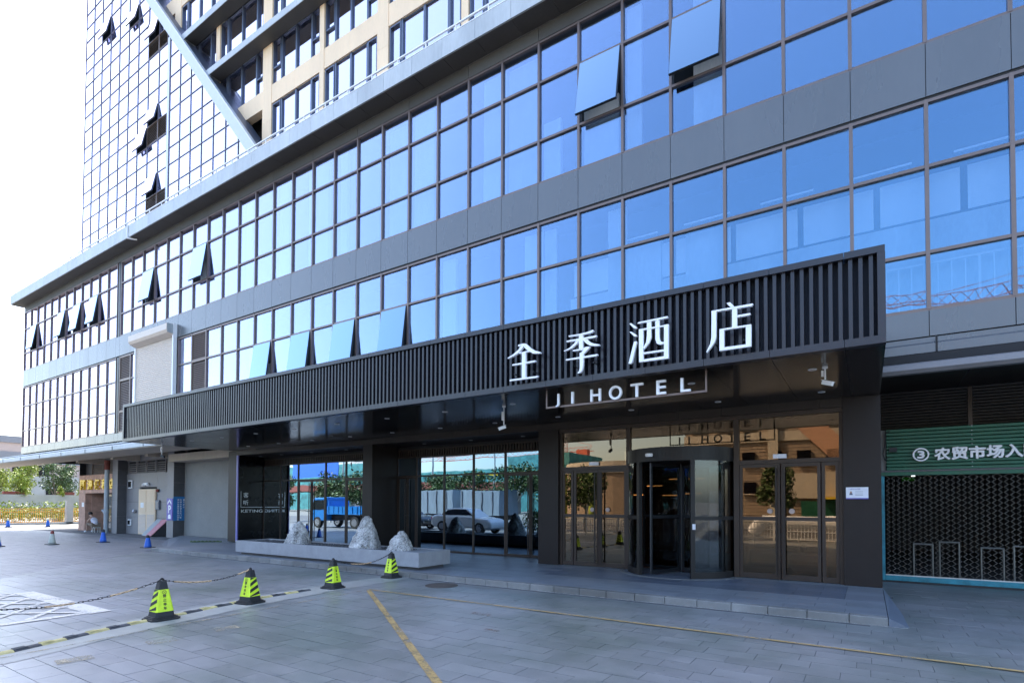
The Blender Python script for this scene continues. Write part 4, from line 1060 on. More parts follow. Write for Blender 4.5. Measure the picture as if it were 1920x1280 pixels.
text_obj('number', '3', 'signwhite', (.98, MY-.168, 2.80), .11, .15, depth=.045, fat=.010, parent=ms)
for i, ch in enumerate('农贸市场入口'):
    text_obj('character', ch, 'signwhite', (1.345+.285*i, MY-.168, 2.80+.003*i), .255, .25, depth=.045, fat=.010, parent=ms)
# grille
gr = MB(); zr = .17; row = 0; px = .19; A = .027
while zr < 2.36:
    x = .33; k = 0
    while x < 5.0:
        sgn = 1 if (row % 2 == 0) else -1
        x0, x1, x2, x3, x4 = x, x+px*.16, x+px*.5, x+px*.66, x+px
        a_ = A*sgn
        pts = [(x0, zr+a_), (x1, zr+a_), (x2, zr-a_), (x3, zr-a_), (x4, zr+a_)]
        for (u0, v0), (u1, v1) in zip(pts[:-1], pts[1:]):
            t_ = .0032
            gr.add([(u0, MY, v0-t_), (u1, MY, v1-t_), (u1, MY, v1+t_), (u0, MY, v0+t_), (u0, MY+.006, v0-t_), (u1, MY+.006, v1-t_), (u1, MY+.006, v1+t_), (u0, MY+.006, v0+t_)],
                   [(0, 1, 2, 3), (3, 2, 6, 7), (4, 0, 3, 7)] if 0 else [(0, 1, 2, 3), (3, 2, 6, 7)])
        x += px
    zr += A*2; row += 1
go = gr.build('grille', 'wire', mk); go['kind'] = 'stuff'
bx('guide_post', 'teal', .25, .325, MY-.05, MY+.05, .0, 2.36, mk)
bx('bottom_bar', 'teal', .33, 5.0, MY-.04, MY+.03, .04, .15, mk); bx('bottom_bar_top', 'offwhite', .33, 5.0, MY-.042, MY+.032, .15, .172, mk)
bx('sill', 'black', .25, 5.0, MY-.06, MY+.08, -.02, .035, mk)
mi = thing('market_interior', (2.5, 20, 0), 'dark market hall behind the mesh grille with faint lights', 'room')
MB().box(.24, .26, MY+.2, 26, 0, 4.2).box(7, 7.05, MY, 26, 0, 4.2).box(.24, 7, 26, 26.1, 0, 4.2).box(.24, 7, MY+.1, 26, 3.9, 4.0).box(.24, 7, MY+.1, 26, -.02, .02).build('walls', 'interior', mi)
for x0, x1, z in ((1.2, 1.9, 3.1), (1.7, 2.3, 2.9)): bx('tube_light', 'tube', x0, x1, 22.0, 22.02, z, z+.012, mi)
for x, z in ((1.05, 2.85), (1.15, 2.60), (1.45, 3.25), (2.3, 3.25)): bx('small_light', 'tube', x, x+.10, 21.0, 21.02, z, z+.03, mi)
bx('violet_lamp', 'violetlamp', 2.2, 2.5, 22, 22.02, 2.93, 3.0, mi); bx('green_lamp', 'greenlamp', .95, 1.3, 22, 22.02, 2.5, 2.62, mi)
def turnstile(x, y, h, w, label):
    t = thing('barrier_frame', (x, y, 0), label, 'barrier', 'tubular barriers behind the grille')
    MB().tube((x, y, 0), (x, y, h), .018).build('post', 'wire', t); MB().tube((x+w, y, 0), (x+w, y, h), .018).build('post', 'wire', t)
    MB().tube((x-.01, y, h), (x+w+.01, y, h), .02).build('top_bar', 'wire', t)
turnstile(.90, 16.0, .80, .36, 'leftmost tubular barrier frame behind the mesh grille')
turnstile(1.42, 16.4, .84, .36, 'second tubular barrier frame behind the mesh grille')
turnstile(2.12, 16.0, .76, .38, 'third tubular barrier frame behind the mesh grille')
turnstile(2.72, 16.3, .80, .38, 'rightmost tubular barrier frame behind the mesh grille, near the picture edge')

# ================================================================ left ground floor
lf = thing('service_wall', (-30, 14, 0), 'grey tiled ground floor wall with beige plant room door and vents', 'wall')
# tiled wall between the piers
zs_ = [0, .9, 1.75, 2.55, 3.3]
for x0, x1 in ((-34.8, -33.2), (-33.2, -31.3), (-31.3, -29.1)):
    for z0, z1 in zip(zs_[:-1], zs_[1:]):
        if x0 == -33.2 and z1 < 2.6: continue
        bx('wall_tile', 'wallgrey', x0+.004, x1-.004, 14.0, 14.1, z0+.004, z1-.004, lf)
for k in range(4):
    x0 = -34.6+1.08*k
    louvre(lf, x0, x0+1.02, 3.30, 4.0, 13.98, 'wallgrey', .11)
bx('wall_top', 'wallgrey', -34.8, -28.4, 14.0, 14.1, 4.0, 4.6, lf)
MB().box(-34.85, -28.4, 14.1, 14.2, 0, 4.6).build('wall_core', 'interior', lf)
MB().box(-28.44, -22.3, 13.98, 14.2, .0, 4.05).build('plain_wall', 'wallplain', lf)
bx('wall_head', 'beige', -28.44, -22.33, 13.2, 13.98, 3.70, 4.05, lf)
for x0, x1, y0 in ((-35.45, -34.80, 13.55), (-29.1, -28.45, 13.47)):
    z = 0.
    for z1 in (.95, 1.85, 2.7, 3.5, 4.4):
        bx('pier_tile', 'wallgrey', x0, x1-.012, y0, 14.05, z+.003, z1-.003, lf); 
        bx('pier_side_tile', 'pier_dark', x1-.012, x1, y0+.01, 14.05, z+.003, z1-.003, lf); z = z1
MB().box(-41.5, -22.3, 12.72, 14.0, 4.30, 4.36).build('arcade_ceiling', 'beige', lf)
for x in (-37.9, -33.4, -29.6): bx('ceiling_beam', 'beige', x-.15, x+.15, 12.72, 14.0, 3.98, 4.30, lf)
dr = thing('plant_room_door', (-32.25, 13.98, 0), 'beige double door with louvred lower panels in the grey wall', 'door')
for x0 in (-33.18, -32.245):
    l_ = MB().box(x0, x0+.925, 13.93, 13.99, .02, 2.44).build('leaf', 'cream', dr)
    for z0, z1 in ((1.85, 2.36), (1.22, 1.78)): bx('panel', 'cream', x0+.07, x0+.855, 13.915, 13.93, z0, z1, l_)
    s = MB(); z = .12
    while z < 1.1: s.profx([(13.925, z), (13.905, z+.01), (13.925, z+.05)], x0+.08, x0+.845); z += .07
    s.build('louvre_slats', 'shutter', l_)
bx('notice', 'white', -32.9, -32.55, 13.905, 13.912, 1.45, 1.72, dr)
for (nm, x0, x1, z0, z1, m, lb_, ct) in (
    ('meter_box', -34.5, -34.05, 2.50, 2.95, 'white', 'white framed meter window high on the grey wall', 'meter box'),
    ('meter_box', -34.45, -34.1, .45, .80, 'white', 'white framed meter window low on the grey wall', 'meter box'),
    ('emergency_light', -32.8, -32.05, 2.62, 2.78, 'white', 'small white emergency light above the beige door', 'lamp'),
    ('cable_box', -31.3, -30.9, 1.35, 1.85, 'frame_blue', 'flat grey electrical box right of the beige door', 'electrical box')):
    t = thing(nm, ((x0+x1)/2, 13.98, z0), lb_, ct)
    if nm == 'emergency_light':
        MB().box(x0+.12, x1-.12, 13.92, 13.99, z0+.03, z1).build('housing', m, t, bevel=.01)
        for xx in (x0+.12, x1-.12): MB().lathe([(0, z0), (.07, z0), (.075, z0+.08), (.04, z0+.14)], (xx, 13.93), 14).build('lamp_head', m, t)
    else:
        MB().box(x0, x1, 13.93, 13.99, z0, z1).build('frame', m, t, bevel=.01)
        bx('window' if m == 'white' else 'lid', 'blackglass' if m == 'white' else 'wallgrey', x0+.06, x1-.06, 13.915, 13.93, z0+.06, z1-.06, t)
t = thing('wall_lamp', (-33.7, 13.9, 1.2), 'small silver dome fitting on the grey wall left of the beige door', 'lamp')
MB().lathe([(0, 1.15), (.08, 1.16), (.10, 1.24), (.06, 1.33), (0, 1.34)], (-33.66, 13.92), 14).build('dome', 'alu', t); bx('bracket', 'white', -33.70, -33.62, 13.94, 14.0, 1.2, 1.3, t)
t = thing('alarm_bell', (-31.15, 13.9, 2.3), 'small dark red alarm bell above right of the beige door', 'alarm')
MB().lathe([(0, 2.28), (.07, 2.3), (.07, 2.40), (0, 2.42)], (-31.12, 13.93), 12).build('bell', 'redcap', t); bx('plate', 'frame_dark', -31.22, -31.02, 13.96, 13.99, 2.26, 2.44, t)
# blue parking signs on the pier
ps = thing('parking_sign', (-28.8, 13.4, .9), 'violet blue parking sign with white arrow and letter P on the pier', 'sign')
bx('plate', 'violet', -29.02, -28.46, 13.43, 13.455, .86, 1.93, ps)
MB().prism([(-28.92, 1.72), (-28.74, 1.88), (-28.56, 1.72), (-28.56, 1.63), (-28.74, 1.79), (-28.92, 1.63)], 13.42, 13.43).build('arrow', 'signwhite', ps)
text_obj('letter', 'P', 'signwhite', (-28.72, 13.424, 1.40), .26, .38, depth=.008, bold=.03, parent=ps)
MB().prism([(-28.86, .93), (-28.60, .93), (-28.60, 1.05), (-28.64, 1.14), (-28.82, 1.14), (-28.86, 1.05)], 13.42, 13.43).build('car_symbol', 'signwhite', ps)
bs = thing('blue_notice_board', (-28.43, 13.72, .85), 'blue notice board with columns of small white characters on the pier side', 'sign')
bx('board', 'bluesign', -28.448, -28.425, 13.46, 14.06, .84, 2.02, bs)
for i, (yy, s_) in enumerate(((13.94, '温馨提示'), (13.80, '车辆停放请关好门窗'), (13.68, '请勿放置贵重物品遗失'))):
    zc = 1.86
    for ch in s_:
        text_obj('character', ch, 'signwhite', (-28.42, yy, zc), .085, .085, '+x', .006, .01, bs); zc -= .108 if i else .12
# leaning boards
lbn = thing('leaning_board', (-30.6, 13.3, 0), 'pink and pale blue printed board leaning against the grey wall', 'board')
def leaning(name, m, pts, th=.03):
    MB().prism(pts, 13.28, 13.28+th).build(name, m, lbn)
MB().add([(-31.9, 13.55, .02), (-31.0, 13.35, .02), (-30.3, 13.80, .86), (-31.1, 13.93, .86), (-31.9, 13.59, .02), (-31.0, 13.39, .02), (-30.3, 13.84, .86), (-31.1, 13.97, .86)],
         [(0, 1, 2, 3), (7, 6, 5, 4), (0, 4, 5, 1), (1, 5, 6, 2), (2, 6, 7, 3), (3, 7, 4, 0)]).build('panel', 'bluesign' if 0 else 'pipe', lbn)
MB().add([(-31.0, 13.35, .02), (-30.15, 13.2, .02), (-29.45, 13.70, .86), (-30.28, 13.80, .86), (-31.0, 13.39, .02), (-30.15, 13.24, .02), (-29.45, 13.74, .86), (-30.28, 13.84, .86)],
         [(0, 1, 2, 3), (7, 6, 5, 4), (0, 4, 5, 1), (1, 5, 6, 2), (2, 6, 7, 3), (3, 7, 4, 0)]).build('panel', 'pink', lbn)
MB().add([(-30.12, 13.24, .02), (-29.6, 13.9, .02), (-29.47, 13.72, .84)], [(0, 1, 2)]).build('support', 'black', lbn)
# drain pipe
dp = thing('drain_pipe', (-35.75, 13.4, 0), 'thick pale grey drain pipe with rusty top beside the store', 'pipe')
MB().tube((-35.75, 13.4, .0), (-35.75, 13.4, 3.55), .115, .115, 16).build('pipe', 'pipe', dp, smooth=False)
MB().tube((-35.75, 13.4, 3.55), (-35.75, 13.4, 4.08), .13, .14, 16).build('collar', 'rust', dp)
MB().tube((-35.75, 13.4, 1.1), (-35.75, 13.4, 1.25), .14, .14, 16).tube((-35.85, 13.35, 1.18), (-35.98, 13.3, 1.3), .07, .07, 10).build('valve', 'pipe', dp)
# convenience store
cs = thing('convenience_store', (-38.6, 14, 0), 'red stone clad convenience store front with gold characters over glass doors', 'shop')
for z0, z1 in ((0, .85), (.85, 1.7), (1.7, 2.28)): bx('cladding_panel', 'brick_red', -41.25, -40.3, 13.98, 14.3, z0+.003, z1-.003, cs)
for k in range(6): bx('cladding_panel', 'brick_red', -41.25+.925*k, -41.25+.925*(k+1)-.005, 13.98, 14.3, 2.28, 3.38, cs)
for z0 in (0, .57, 1.14, 1.71): bx('reveal_panel', 'brick_red', -40.3, -40.27, 14.3, 15.1, z0+.003, z0+.567, cs)
MB().box(-41.25, -35.5, 14.32, 14.4, 3.38, 4.4).build('upper_wall', 'pier_dark', cs)
louvre(cs, -40.2, -38.6, 3.42, 4.2, 14.28, 'louvre', .11); louvre(cs, -38.55, -36.2, 3.42, 4.2, 14.28, 'louvre', .11)
MB().box(-40.27, -38.7, 15.0, 15.1, 0, 2.28).build('inner_wall', 'wallgrey', cs)
for x0, x1 in ((-38.7, -37.95), (-37.9, -37.15), (-37.1, -36.2)):
    f_ = MB().box(x0, x0+.06, 14.5, 14.56, 0, 2.26).box(x1-.06, x1, 14.5, 14.56, 0, 2.26).box(x0+.06, x1-.06, 14.5, 14.56, 2.2, 2.26).box(x0+.06, x1-.06, 14.5, 14.56, 0, .1).build('door', 'frame_brown', cs)
    bx('door_pane', 'glass_r', x0+.06, x1-.06, 14.52, 14.53, .1, 2.2, f_)
MB().box(-40.2, -35.6, 17, 17.1, 0, 2.5).box(-41.3, -41.25, 14.0, 20, 0, 4.4).build('store_shell', 'interior', cs)
MB().box(-41.3, -22, 15.6, 22, 0, 4.6).build('ground_core', 'interior', cs)
ss = thing('store_sign', (-38.8, 13.9, 2.6), 'gold raised characters 阿涛便利店 above the store door', 'sign')
for i, ch in enumerate('阿涛便利店'):
    text_obj('character', ch, 'gold', (-40.5+1.03*i-.02*i, 13.93, 2.80), .72, .62, depth=.08, bold=.03, parent=ss)
bx('switch_plate', 'white', -40.75, -40.45, 13.965, 13.978, 1.45, 1.72, cs)
# lip beyond the building: columns under the overhang
MB().box(-47.0, -46.6, 13.6, 14.0, 4.36, 4.6).build('edge_beam', 'beige', cs)
# ================================================================ cones, chain, cable ramp
def make_cone(x, y, rz, text, label, swap=False):
    t = thing('traffic_cone', (x, y, 0), label, 'traffic cone', 'yellow and black no-parking cones on the plaza')
    def P(name, mb, m, parent=t, bevel=0): 
        o = mb.build(name, m, None, bevel=bevel, base=(0, 0, 0)); o.parent = parent; o.location = (0, 0, 0); return o
    H0, H1 = .055, .56; s0, s1 = .130, .046
    def S(z): return s0+(s1-s0)*(z-H0)/(H1-H0)
    def fr_(z0, z1, e=0.):
        a, b = S(z0)+e, S(z1)+e; c = .16; mb = MB()
        def ringp(s): k = s*(1-c); return [(s, -k), (s, k), (k, s), (-k, s), (-s, k), (-s, -k), (-k, -s), (k, -s)]
        A, B = ringp(a), ringp(b)
        vs_ = [(p[0], p[1], z0) for p in A]+[(p[0], p[1], z1) for p in B]
        mb.add(vs_, [(i, (i+1) % 8, (i+1) % 8+8, i+8) for i in range(8)]+[tuple(range(7, -1, -1)), tuple(range(8, 16))]); return mb
    P('body', fr_(H0, H1), 'black')
    P('sleeve', fr_(.125, .44, .0035), 'yellow')
    P('base', MB().slab([(-.20, -.14), (-.14, -.20), (.14, -.20), (.20, -.14), (.20, .14), (.14, .20), (-.14, .20), (-.20, .14)], 0, .028)
      .slab([(-.175, -.12), (-.12, -.175), (.12, -.175), (.175, -.12), (.175, .12), (.12, .175), (-.12, .175), (-.175, .12)], .028, .045)
      .slab([(-.155, -.10), (-.10, -.155), (.10, -.155), (.155, -.10), (.155, .10), (.10, .155), (-.10, .155), (-.155, .10)], .045, .058), 'black')
    hook = MB(); n = 10
    for k in range(n):
        a0, a1 = math.pi*k/n, math.pi*(k+1)/n
        hook.tube((.028*math.cos(a0), 0, .56+.035*math.sin(a0)), (.028*math.cos(a1), 0, .56+.035*math.sin(a1)), .011, .011, 6)
    P('hook', hook, 'black')
    # faces: 0 -> +x, 1 -> -y ; text on -y unless swapped
    def face(fi):
        """maps (u,z) on the face to 3-D, e proud"""
        def f_(u, z, e):
            s = S(z)+.0035+e
            return {'-y': (u, -s, z), '+y': (-u, s, z), '+x': (s, u, z), '-x': (-s, -u, z)}[fi]
        return f_
    def stripes(fi, dr=1):
        f_ = face(fi); mb = MB()
        for k in range(4):
            z0 = .125+.105*k-.04
            pts = []
            for (u, z) in ((-1, z0), (1, z0+.07), (1, z0+.07+.052), (-1, z0+.052)):
                z = min(max(z, .127), .438); hw = S(z)*(.84)
                pts.append((u*hw*dr, z))
            if max(p[1] for p in pts)-min(p[1] for p in pts) < .02: continue
            q = [f_(u, z, .0025) for u, z in pts]; q0 = [f_(u, z, -.001) for u, z in pts]
            if dr < 0: q = q[::-1]; q0 = q0[::-1]
            mb.add(q+q0, [(0, 1, 2, 3), (4, 5, 1, 0), (5, 6, 2, 1), (6, 7, 3, 2), (7, 4, 0, 3)])
        P('stripes', mb, 'black')
    def words(fi):
        f_ = face(fi)
        zc = .345
        for ch in text:
            me = text_mesh(ch, 1., .1, .02); nv = len(me.vertices)
            for v in me.vertices:
                u = (v.co.x)*.047; z = zc+v.co.y*.047; 
                p = f_(u, z, .003 if v.co.z > 0 else 0.); v.co = p
            me.materials.clear(); me.materials.append(MT['black'])
            o = bpy.data.objects.new('character', me); C.objects.link(o); o.parent = t; zc -= .058
        mb = MB(); R1, R2 = .030, .025
        for k in range(20):
            a0, a1 = 2*math.pi*k/20, 2*math.pi*(k+1)/20
            mb.add([f_(R1*math.cos(a0), .40+R1*math.sin(a0), .003), f_(R1*math.cos(a1), .40+R1*math.sin(a1), .003), f_(R2*math.cos(a1), .40+R2*math.sin(a1), .003), f_(R2*math.cos(a0), .40+R2*math.sin(a0), .003)], [(0, 1, 2, 3)])
        for sg in (1, -1):
            c_, s_ = .018, .018*sg; w_ = .003
            mb.add([f_(-c_-w_, .40-s_, .0032), f_(-c_+w_, .40-s_, .0032), f_(c_+w_, .40+s_, .0032), f_(c_-w_, .40+s_, .0032)], [(0, 1, 2, 3)])
        P('symbol', mb, 'black')
    words('-y'); words('+y'); stripes('+x'); stripes('-x')
    t.rotation_euler = (0, 0, rz)
    return t
cones = [(-8.70, 3.98, R_(90), '禁止停车', 'yellow and black no-parking cone reading 禁止停车, nearest the camera'),
         (-8.87, 5.46, R_(8), '请勿泊车', 'yellow and black cone with stripes on its right face, second along the cable ramp'),
         (-9.05, 7.34, R_(94), '请勿泊车', 'yellow and black cone at the far end of the cable ramp'),
         (-9.22, 9.12, R_(-4), '请勿泊车', 'yellow and black cone nearest the kerb, in front of the planter'),
         (-8.45, 1.55, R_(50), '禁止停车', 'yellow and black cone outside the frame at the near end of the chain')]
for c in cones: make_cone(*c)
def chain(p, q, sag, cols, label, link=.055):
    p = Vector(p); q = Vector(q); n = max(6, int((q-p).length/link)); 
    t = thing('chain', tuple(p), label, 'chain', 'black chains with orange sleeves between the cones')
    def pt(u): v = p.lerp(q, u); v.z -= sag*4*u*(1-u); return v
    mb = MB()
    for i in range(n):
        a, b = pt(i/n), pt((i+1)/n); d = (b-a); m = (a+b)/2; L = d.length*.68; d.normalize()
        s = Vector((0, 0, 1)) if i % 2 else d.cross(Vector((0, 0, 1))).normalized()
        s = (s-d*s.dot(d)).normalized(); w = .011
        ring = [m+d*L*math.cos(k*math.pi/4)*1.+s*w*math.sin(k*math.pi/4) for k in range(8)]
        for k in range(8): mb.tube(ring[k], ring[(k+1) % 8], .0045, .0045, 4, False)
    o = mb.build('links', 'black', t); 
    for u0, u1 in cols:
        sb = MB(); k = 6
        for i in range(k): sb.tube(pt(u0+(u1-u0)*i/k), pt(u0+(u1-u0)*(i+1)/k), .0125, .0125, 7)
        sb.build('sleeve', 'sleeve', t)
zc = .575
chain((-8.45, 1.55, zc), (-8.70, 3.98, zc), .17, [(.05, .22), (.42, .55), (.72, .86)], 'black chain with orange sleeves hanging left of the nearest cone')
chain((-8.70, 3.98, zc), (-8.87, 5.46, zc), .11, [(.12, .52), (.84, .98)], 'black chain with orange sleeves between the first and second cone')
chain((-9.05, 7.34, zc), (-9.22, 9.12, zc), .17, [(.28, .62)], 'thin chain with one orange sleeve between the third and fourth cone')
# cable ramp in alternating black and yellow lengths
cr = thing('cable_ramp', (-8.7, 4.2, 0), 'low black and yellow rubber cable ramp in alternating lengths beside the cones', 'cable ramp')
L = 0; pts = [(-8.03, 1.0)]+hp[1:]
def along(s):
    for (x0, y0), (x1, y1) in zip(pts[:-1], pts[1:]):
        l = math.hypot(x1-x0, y1-y0)
        if s <= l: return x0+(x1-x0)*s/l, y0+(y1-y0)*s/l, math.atan2(y1-y0, x1-x0)
        s -= l
    return pts[-1][0], pts[-1][1], math.pi/2
tot = sum(math.hypot(b[0]-a[0], b[1]-a[1]) for a, b in zip(pts[:-1], pts[1:]))
ramp_me = {}
for m in ('hump_y', 'hump_k'):
    sg = MB(); h = .285/2-.003
    pr_ = [(-.065, 0), (-.045, .016), (-.02, .024), (.02, .024), (.045, .016), (.065, 0)]
    n = len(pr_)
    sg.add([(-h, y, z) for y, z in pr_]+[(h, y, z) for y, z in pr_], [tuple(range(n)), tuple(range(2*n-1, n-1, -1))]+[(i, i+n, (i+1) % n+n, (i+1) % n) for i in range(n)])
    for k in range(11):      # tread ribs
        xx = -h+.02+k*.013
        if k > 9: break
        sg.box(xx, xx+.007, -.045, .045, .02, .028)
    for xx in (.06, .11): sg.tube((xx, 0, .0235), (xx, 0, .0262), .012, .008, 8)
    ramp_me[m] = sg.mesh('ramp_section'); ramp_me[m].materials.append(MT[m])
k = 0; s = .05
while s < tot-.1:
    x, y, a = along(s+.142)
    inst('ramp_section', ramp_me['hump_y' if k % 2 else 'hump_k'], (x, y, .004), cr, rz=a); s += .285; k += 1
# small cones far left
def round_cone(x, y, h, m, mc, label, group):
    t = thing('round_cone', (x, y, 0), label, 'traffic cone', group)
    MB().lathe([(.0, .03), (.13, .03), (.045, h*.98), (0, h)], (x, y), 18).build('body', m, t)
    MB().slab([(x-.19, y-.19), (x+.19, y-.19), (x+.19, y+.19), (x-.19, y+.19)], 0, .03).build('base', 'black', t)
    z0 = h*.78; rr_ = .13+(.045-.13)*(z0-.03)/(h*.98-.03)
    MB().lathe([(rr_+.004, z0), (.050, h*.985), (0, h*1.02)], (x, y), 18).build('cap', mc, t)
    r2 = .13+(.045-.13)*(h*.3)/(h)
    MB().lathe([(.131, .06), (.126, h*.14)], (x, y), 18).build('band', 'black', t)
gq = 'small cones on the left of the plaza'
round_cone(-27.8, 8.55, .56, 'palecone', 'redcap', 'pale faded cone with dull red cap, alone on the plaza left of the blue cone', gq)
round_cone(-27.6, 10.25, .56, 'blue', 'black', 'blue cone with black cap in front of the grey drain pipe', gq)
round_cone(-23.0, 10.0, .48, 'blue', 'black', 'blue cone with black cap at the end of the kerb near the leaning board', gq)
round_cone(-49.4, 12.75, .6, 'blue', 'palecone', 'blue cone in sunlight at far left before the orange railing', gq)
round_cone(-48.3, 14.6, .6, 'blue', 'palecone', 'blue cone in sunlight before the concrete post of the railing', gq)
round_cone(-28.1, 6.95, .5, 'blue', 'black', 'cone at the very left edge of the frame, only its black base showing', gq)
hs_ = thing('coiled_hose', (-23.6, 12.0, .05), 'dark green coiled hose lying on the side ramp', 'hose')
hm = MB(); ph = []
for k in range(60):
    a = k*.42; ph.append((-23.9+k*.018+.20*math.cos(a), 12.0+k*.012+.15*math.sin(a), .07+.015*(k % 3)))
hm.path(ph, .028, 6).build('coil', 'leaf', hs_)

# ================================================================ person
def person():
    t = thing('person', (-38.0, 13.35, 0), 'person in white shirt and khaki shorts sitting hunched on a low stool by the store', 'person')
    P = {'pel': (-37.2, 13.45, .42), 'bel': (-37.33, 13.45, .56), 'chest': (-37.5, 13.42, .76), 'neck': (-37.66, 13.40, .90), 'head': (-37.78, 13.38, 1.0), 'crown': (-37.83, 13.37, 1.10),
         'hipL': (-37.28, 13.34, .40), 'kneeL': (-37.68, 13.18, .50), 'ankL': (-37.66, 13.16, .10), 'toeL': (-37.86, 13.12, .04),
         'hipR': (-37.28, 13.56, .40), 'kneeR': (-37.70, 13.56, .48), 'ankR': (-37.80, 13.54, .10), 'toeR': (-38.0, 13.52, .04),
         'shL': (-37.50, 13.26, .80), 'elL': (-37.62, 13.16, .58), 'wrL': (-37.88, 13.25, .60), 'haL': (-37.95, 13.30, .62),
         'shR': (-37.50, 13.58, .80), 'elR': (-37.62, 13.62, .58), 'wrR': (-37.88, 13.50, .60), 'haR': (-37.95, 13.45, .62)}
    E = [('pel', 'bel'), ('bel', 'chest'), ('chest', 'neck'), ('neck', 'head'), ('head', 'crown'), ('pel', 'hipL'), ('hipL', 'kneeL'), ('kneeL', 'ankL'), ('ankL', 'toeL'), ('pel', 'hipR'), ('hipR', 'kneeR'), ('kneeR', 'ankR'), ('ankR', 'toeR'),
         ('chest', 'shL'), ('shL', 'elL'), ('elL', 'wrL'), ('wrL', 'haL'), ('chest', 'shR'), ('shR', 'elR'), ('elR', 'wrR'), ('wrR', 'haR')]
    Rr = {'pel': .13, 'bel': .125, 'chest': .13, 'neck': .055, 'head': .092, 'crown': .075, 'hipL': .10, 'hipR': .10, 'kneeL': .06, 'kneeR': .06, 'ankL': .04, 'ankR': .04, 'toeL': .035, 'toeR': .035, 'shL': .065, 'shR': .065, 'elL': .042, 'elR': .042, 'wrL': .03, 'wrR': .03, 'haL': .036, 'haR': .036}
    def skin(name, keys, m, grow=0., rad=Rr):
        ks = [k for k in P if k in keys]; idx = {k: i for i, k in enumerate(ks)}
        me = bpy.data.meshes.new(name); o0 = t.location
        me.from_pydata([tuple(Vector(P[k])-o0) for k in ks], [(idx[a], idx[b]) for a, b in E if a in idx and b in idx], [])
        bm = bmesh.new(); bm.from_mesh(me); lay = bm.verts.layers.skin.verify(); bm.verts.ensure_lookup_table()
        for k in ks: bm.verts[idx[k]][lay].radius = (rad[k]+grow, rad[k]+grow)
        bm.verts[0][lay].use_root = True; bm.to_mesh(me); bm.free()
        o = bpy.data.objects.new(name, me); C.objects.link(o); o.parent = t
        o.modifiers.new('skin', 'SKIN'); sb = o.modifiers.new('sub', 'SUBSURF'); sb.levels = 2; sb.render_levels = 2
        me.materials.append(MT[m]); return o
    skin('body', list(P), 'skin')
    skin('shirt', ['pel', 'bel', 'chest', 'shL', 'shR'], 'shirt', .022)
    skin('shorts', ['pel', 'hipL', 'hipR', 'kneeL', 'kneeR'], 'shorts', .022)
    skin('shoe', ['ankL', 'toeL'], 'white', .012); skin('shoe', ['ankR', 'toeR'], 'white', .012)
    hb = bmesh.new(); bmesh.ops.create_icosphere(hb, subdivisions=3, radius=.115)
    for v in hb.verts: v.co.z *= .95
    bmesh.ops.delete(hb, geom=[v for v in hb.verts if v.co.z < -.02 and v.co.x < .03], context='VERTS')
    me = bpy.data.meshes.new('hair'); hb.to_mesh(me); hb.free(); me.materials.append(MT['hair'])
    o = bpy.data.objects.new('hair', me); C.objects.link(o); o.parent = t; o.location = Vector((-37.80, 13.375, 1.075))-t.location
    s = thing('stool', (-37.15, 13.45, 0), 'low pale stool under the sitting person', 'stool')
    MB().box(-37.35, -36.98, 13.28, 13.62, .26, .30).build('seat', 'offwhite', s)
    for dx in (-37.33, -37.04):
        for dy in (13.30, 13.57): bx('leg', 'offwhite', dx, dx+.04, dy, dy+.03, 0, .26, s)
person()
# ================================================================ far left background
rl = random.Random(21)
def leafcloud(mb, c, rx, ry, rz, n, s, rnd):
    for i in range(n):
        a = rnd.uniform(0, 2*math.pi); u = rnd.uniform(-1, 1); q = rnd.random()**.45
        w_ = math.sqrt(1-u*u)
        p = Vector((c[0]+rx*q*w_*math.cos(a), c[1]+ry*q*w_*math.sin(a), c[2]+rz*q*u))
        d1 = Vector((rnd.uniform(-1, 1), rnd.uniform(-1, 1), rnd.uniform(-1, 1))).normalized()*s*rnd.uniform(.6, 1.3)
        d2 = d1.cross(Vector((rnd.uniform(-1, 1), rnd.uniform(-1, 1), rnd.uniform(-1, 1)))).normalized()*s*rnd.uniform(.4, .8)
        mb.add([p-d1, p+d2, p+d1, p-d2], [(0, 1, 2, 3)])
def tree(x, y, h, cr, label, m='leaf', trunk='bark', n=2600, s=.11, seed=1, group=None, th=.4, z0=0.):
    rnd = random.Random(seed); t = thing('tree', (x, y, z0), label, 'tree', group)
    tm = MB(); k = h*th
    tm.tube((x, y, z0), (x+.05, y, z0+k), h*.028, h*.02, 8)
    blobs = []
    for i in range(9):
        a = i*2.4+rnd.uniform(-.4, .4); r = cr*rnd.uniform(.25, .75); zz = z0+k+(h-k)*rnd.uniform(.15, .85)
        r *= math.sin(math.pi*min(.95, max(.15, (zz-z0-k)/(h-k))))**.5
        b = (x+r*math.cos(a), y+r*math.sin(a), zz); blobs.append(b)
        tm.tube((x+.05, y, z0+k*rnd.uniform(.75, 1.)), b, h*.012, h*.004, 5)
    tm.build('trunk', trunk, t)
    cm = MB()
    for b in blobs: leafcloud(cm, b, cr*.48, cr*.48, (h-k)*.24, n//9, s, rnd)
    cm.build('crown', m, t)
    return t
ra = thing('orange_railing', (-55, 12, 0), 'orange metal railing in bright sun at far left before the hedge', 'railing')
bar = MB().box(-.012, .012, -.014, .014, 0, 1.15).mesh('bar'); bar.materials.append(MT['railo'])
for k in range(130):
    y = 6+.13*k; inst('bar', bar, (-55.2, y, .08), ra)
for z in (.15, 1.2, .95): bx('rail', 'railo', -55.22, -55.18, 6, 23, z, z+.04, ra)
bx('kerb', 'concrete', -55.0, -54.6, 2, 24, -.02, .12, ra)
hd = thing('hedge', (-56.5, 12, 0), 'yellow-green clipped hedge in sunlight behind the orange railing', 'hedge')
mb = MB()
for k in range(16): leafcloud(mb, (-56.6+rl.uniform(-.2, .2), 6+1.1*k, .75), .6, .8, .62, 420, .07, rl)
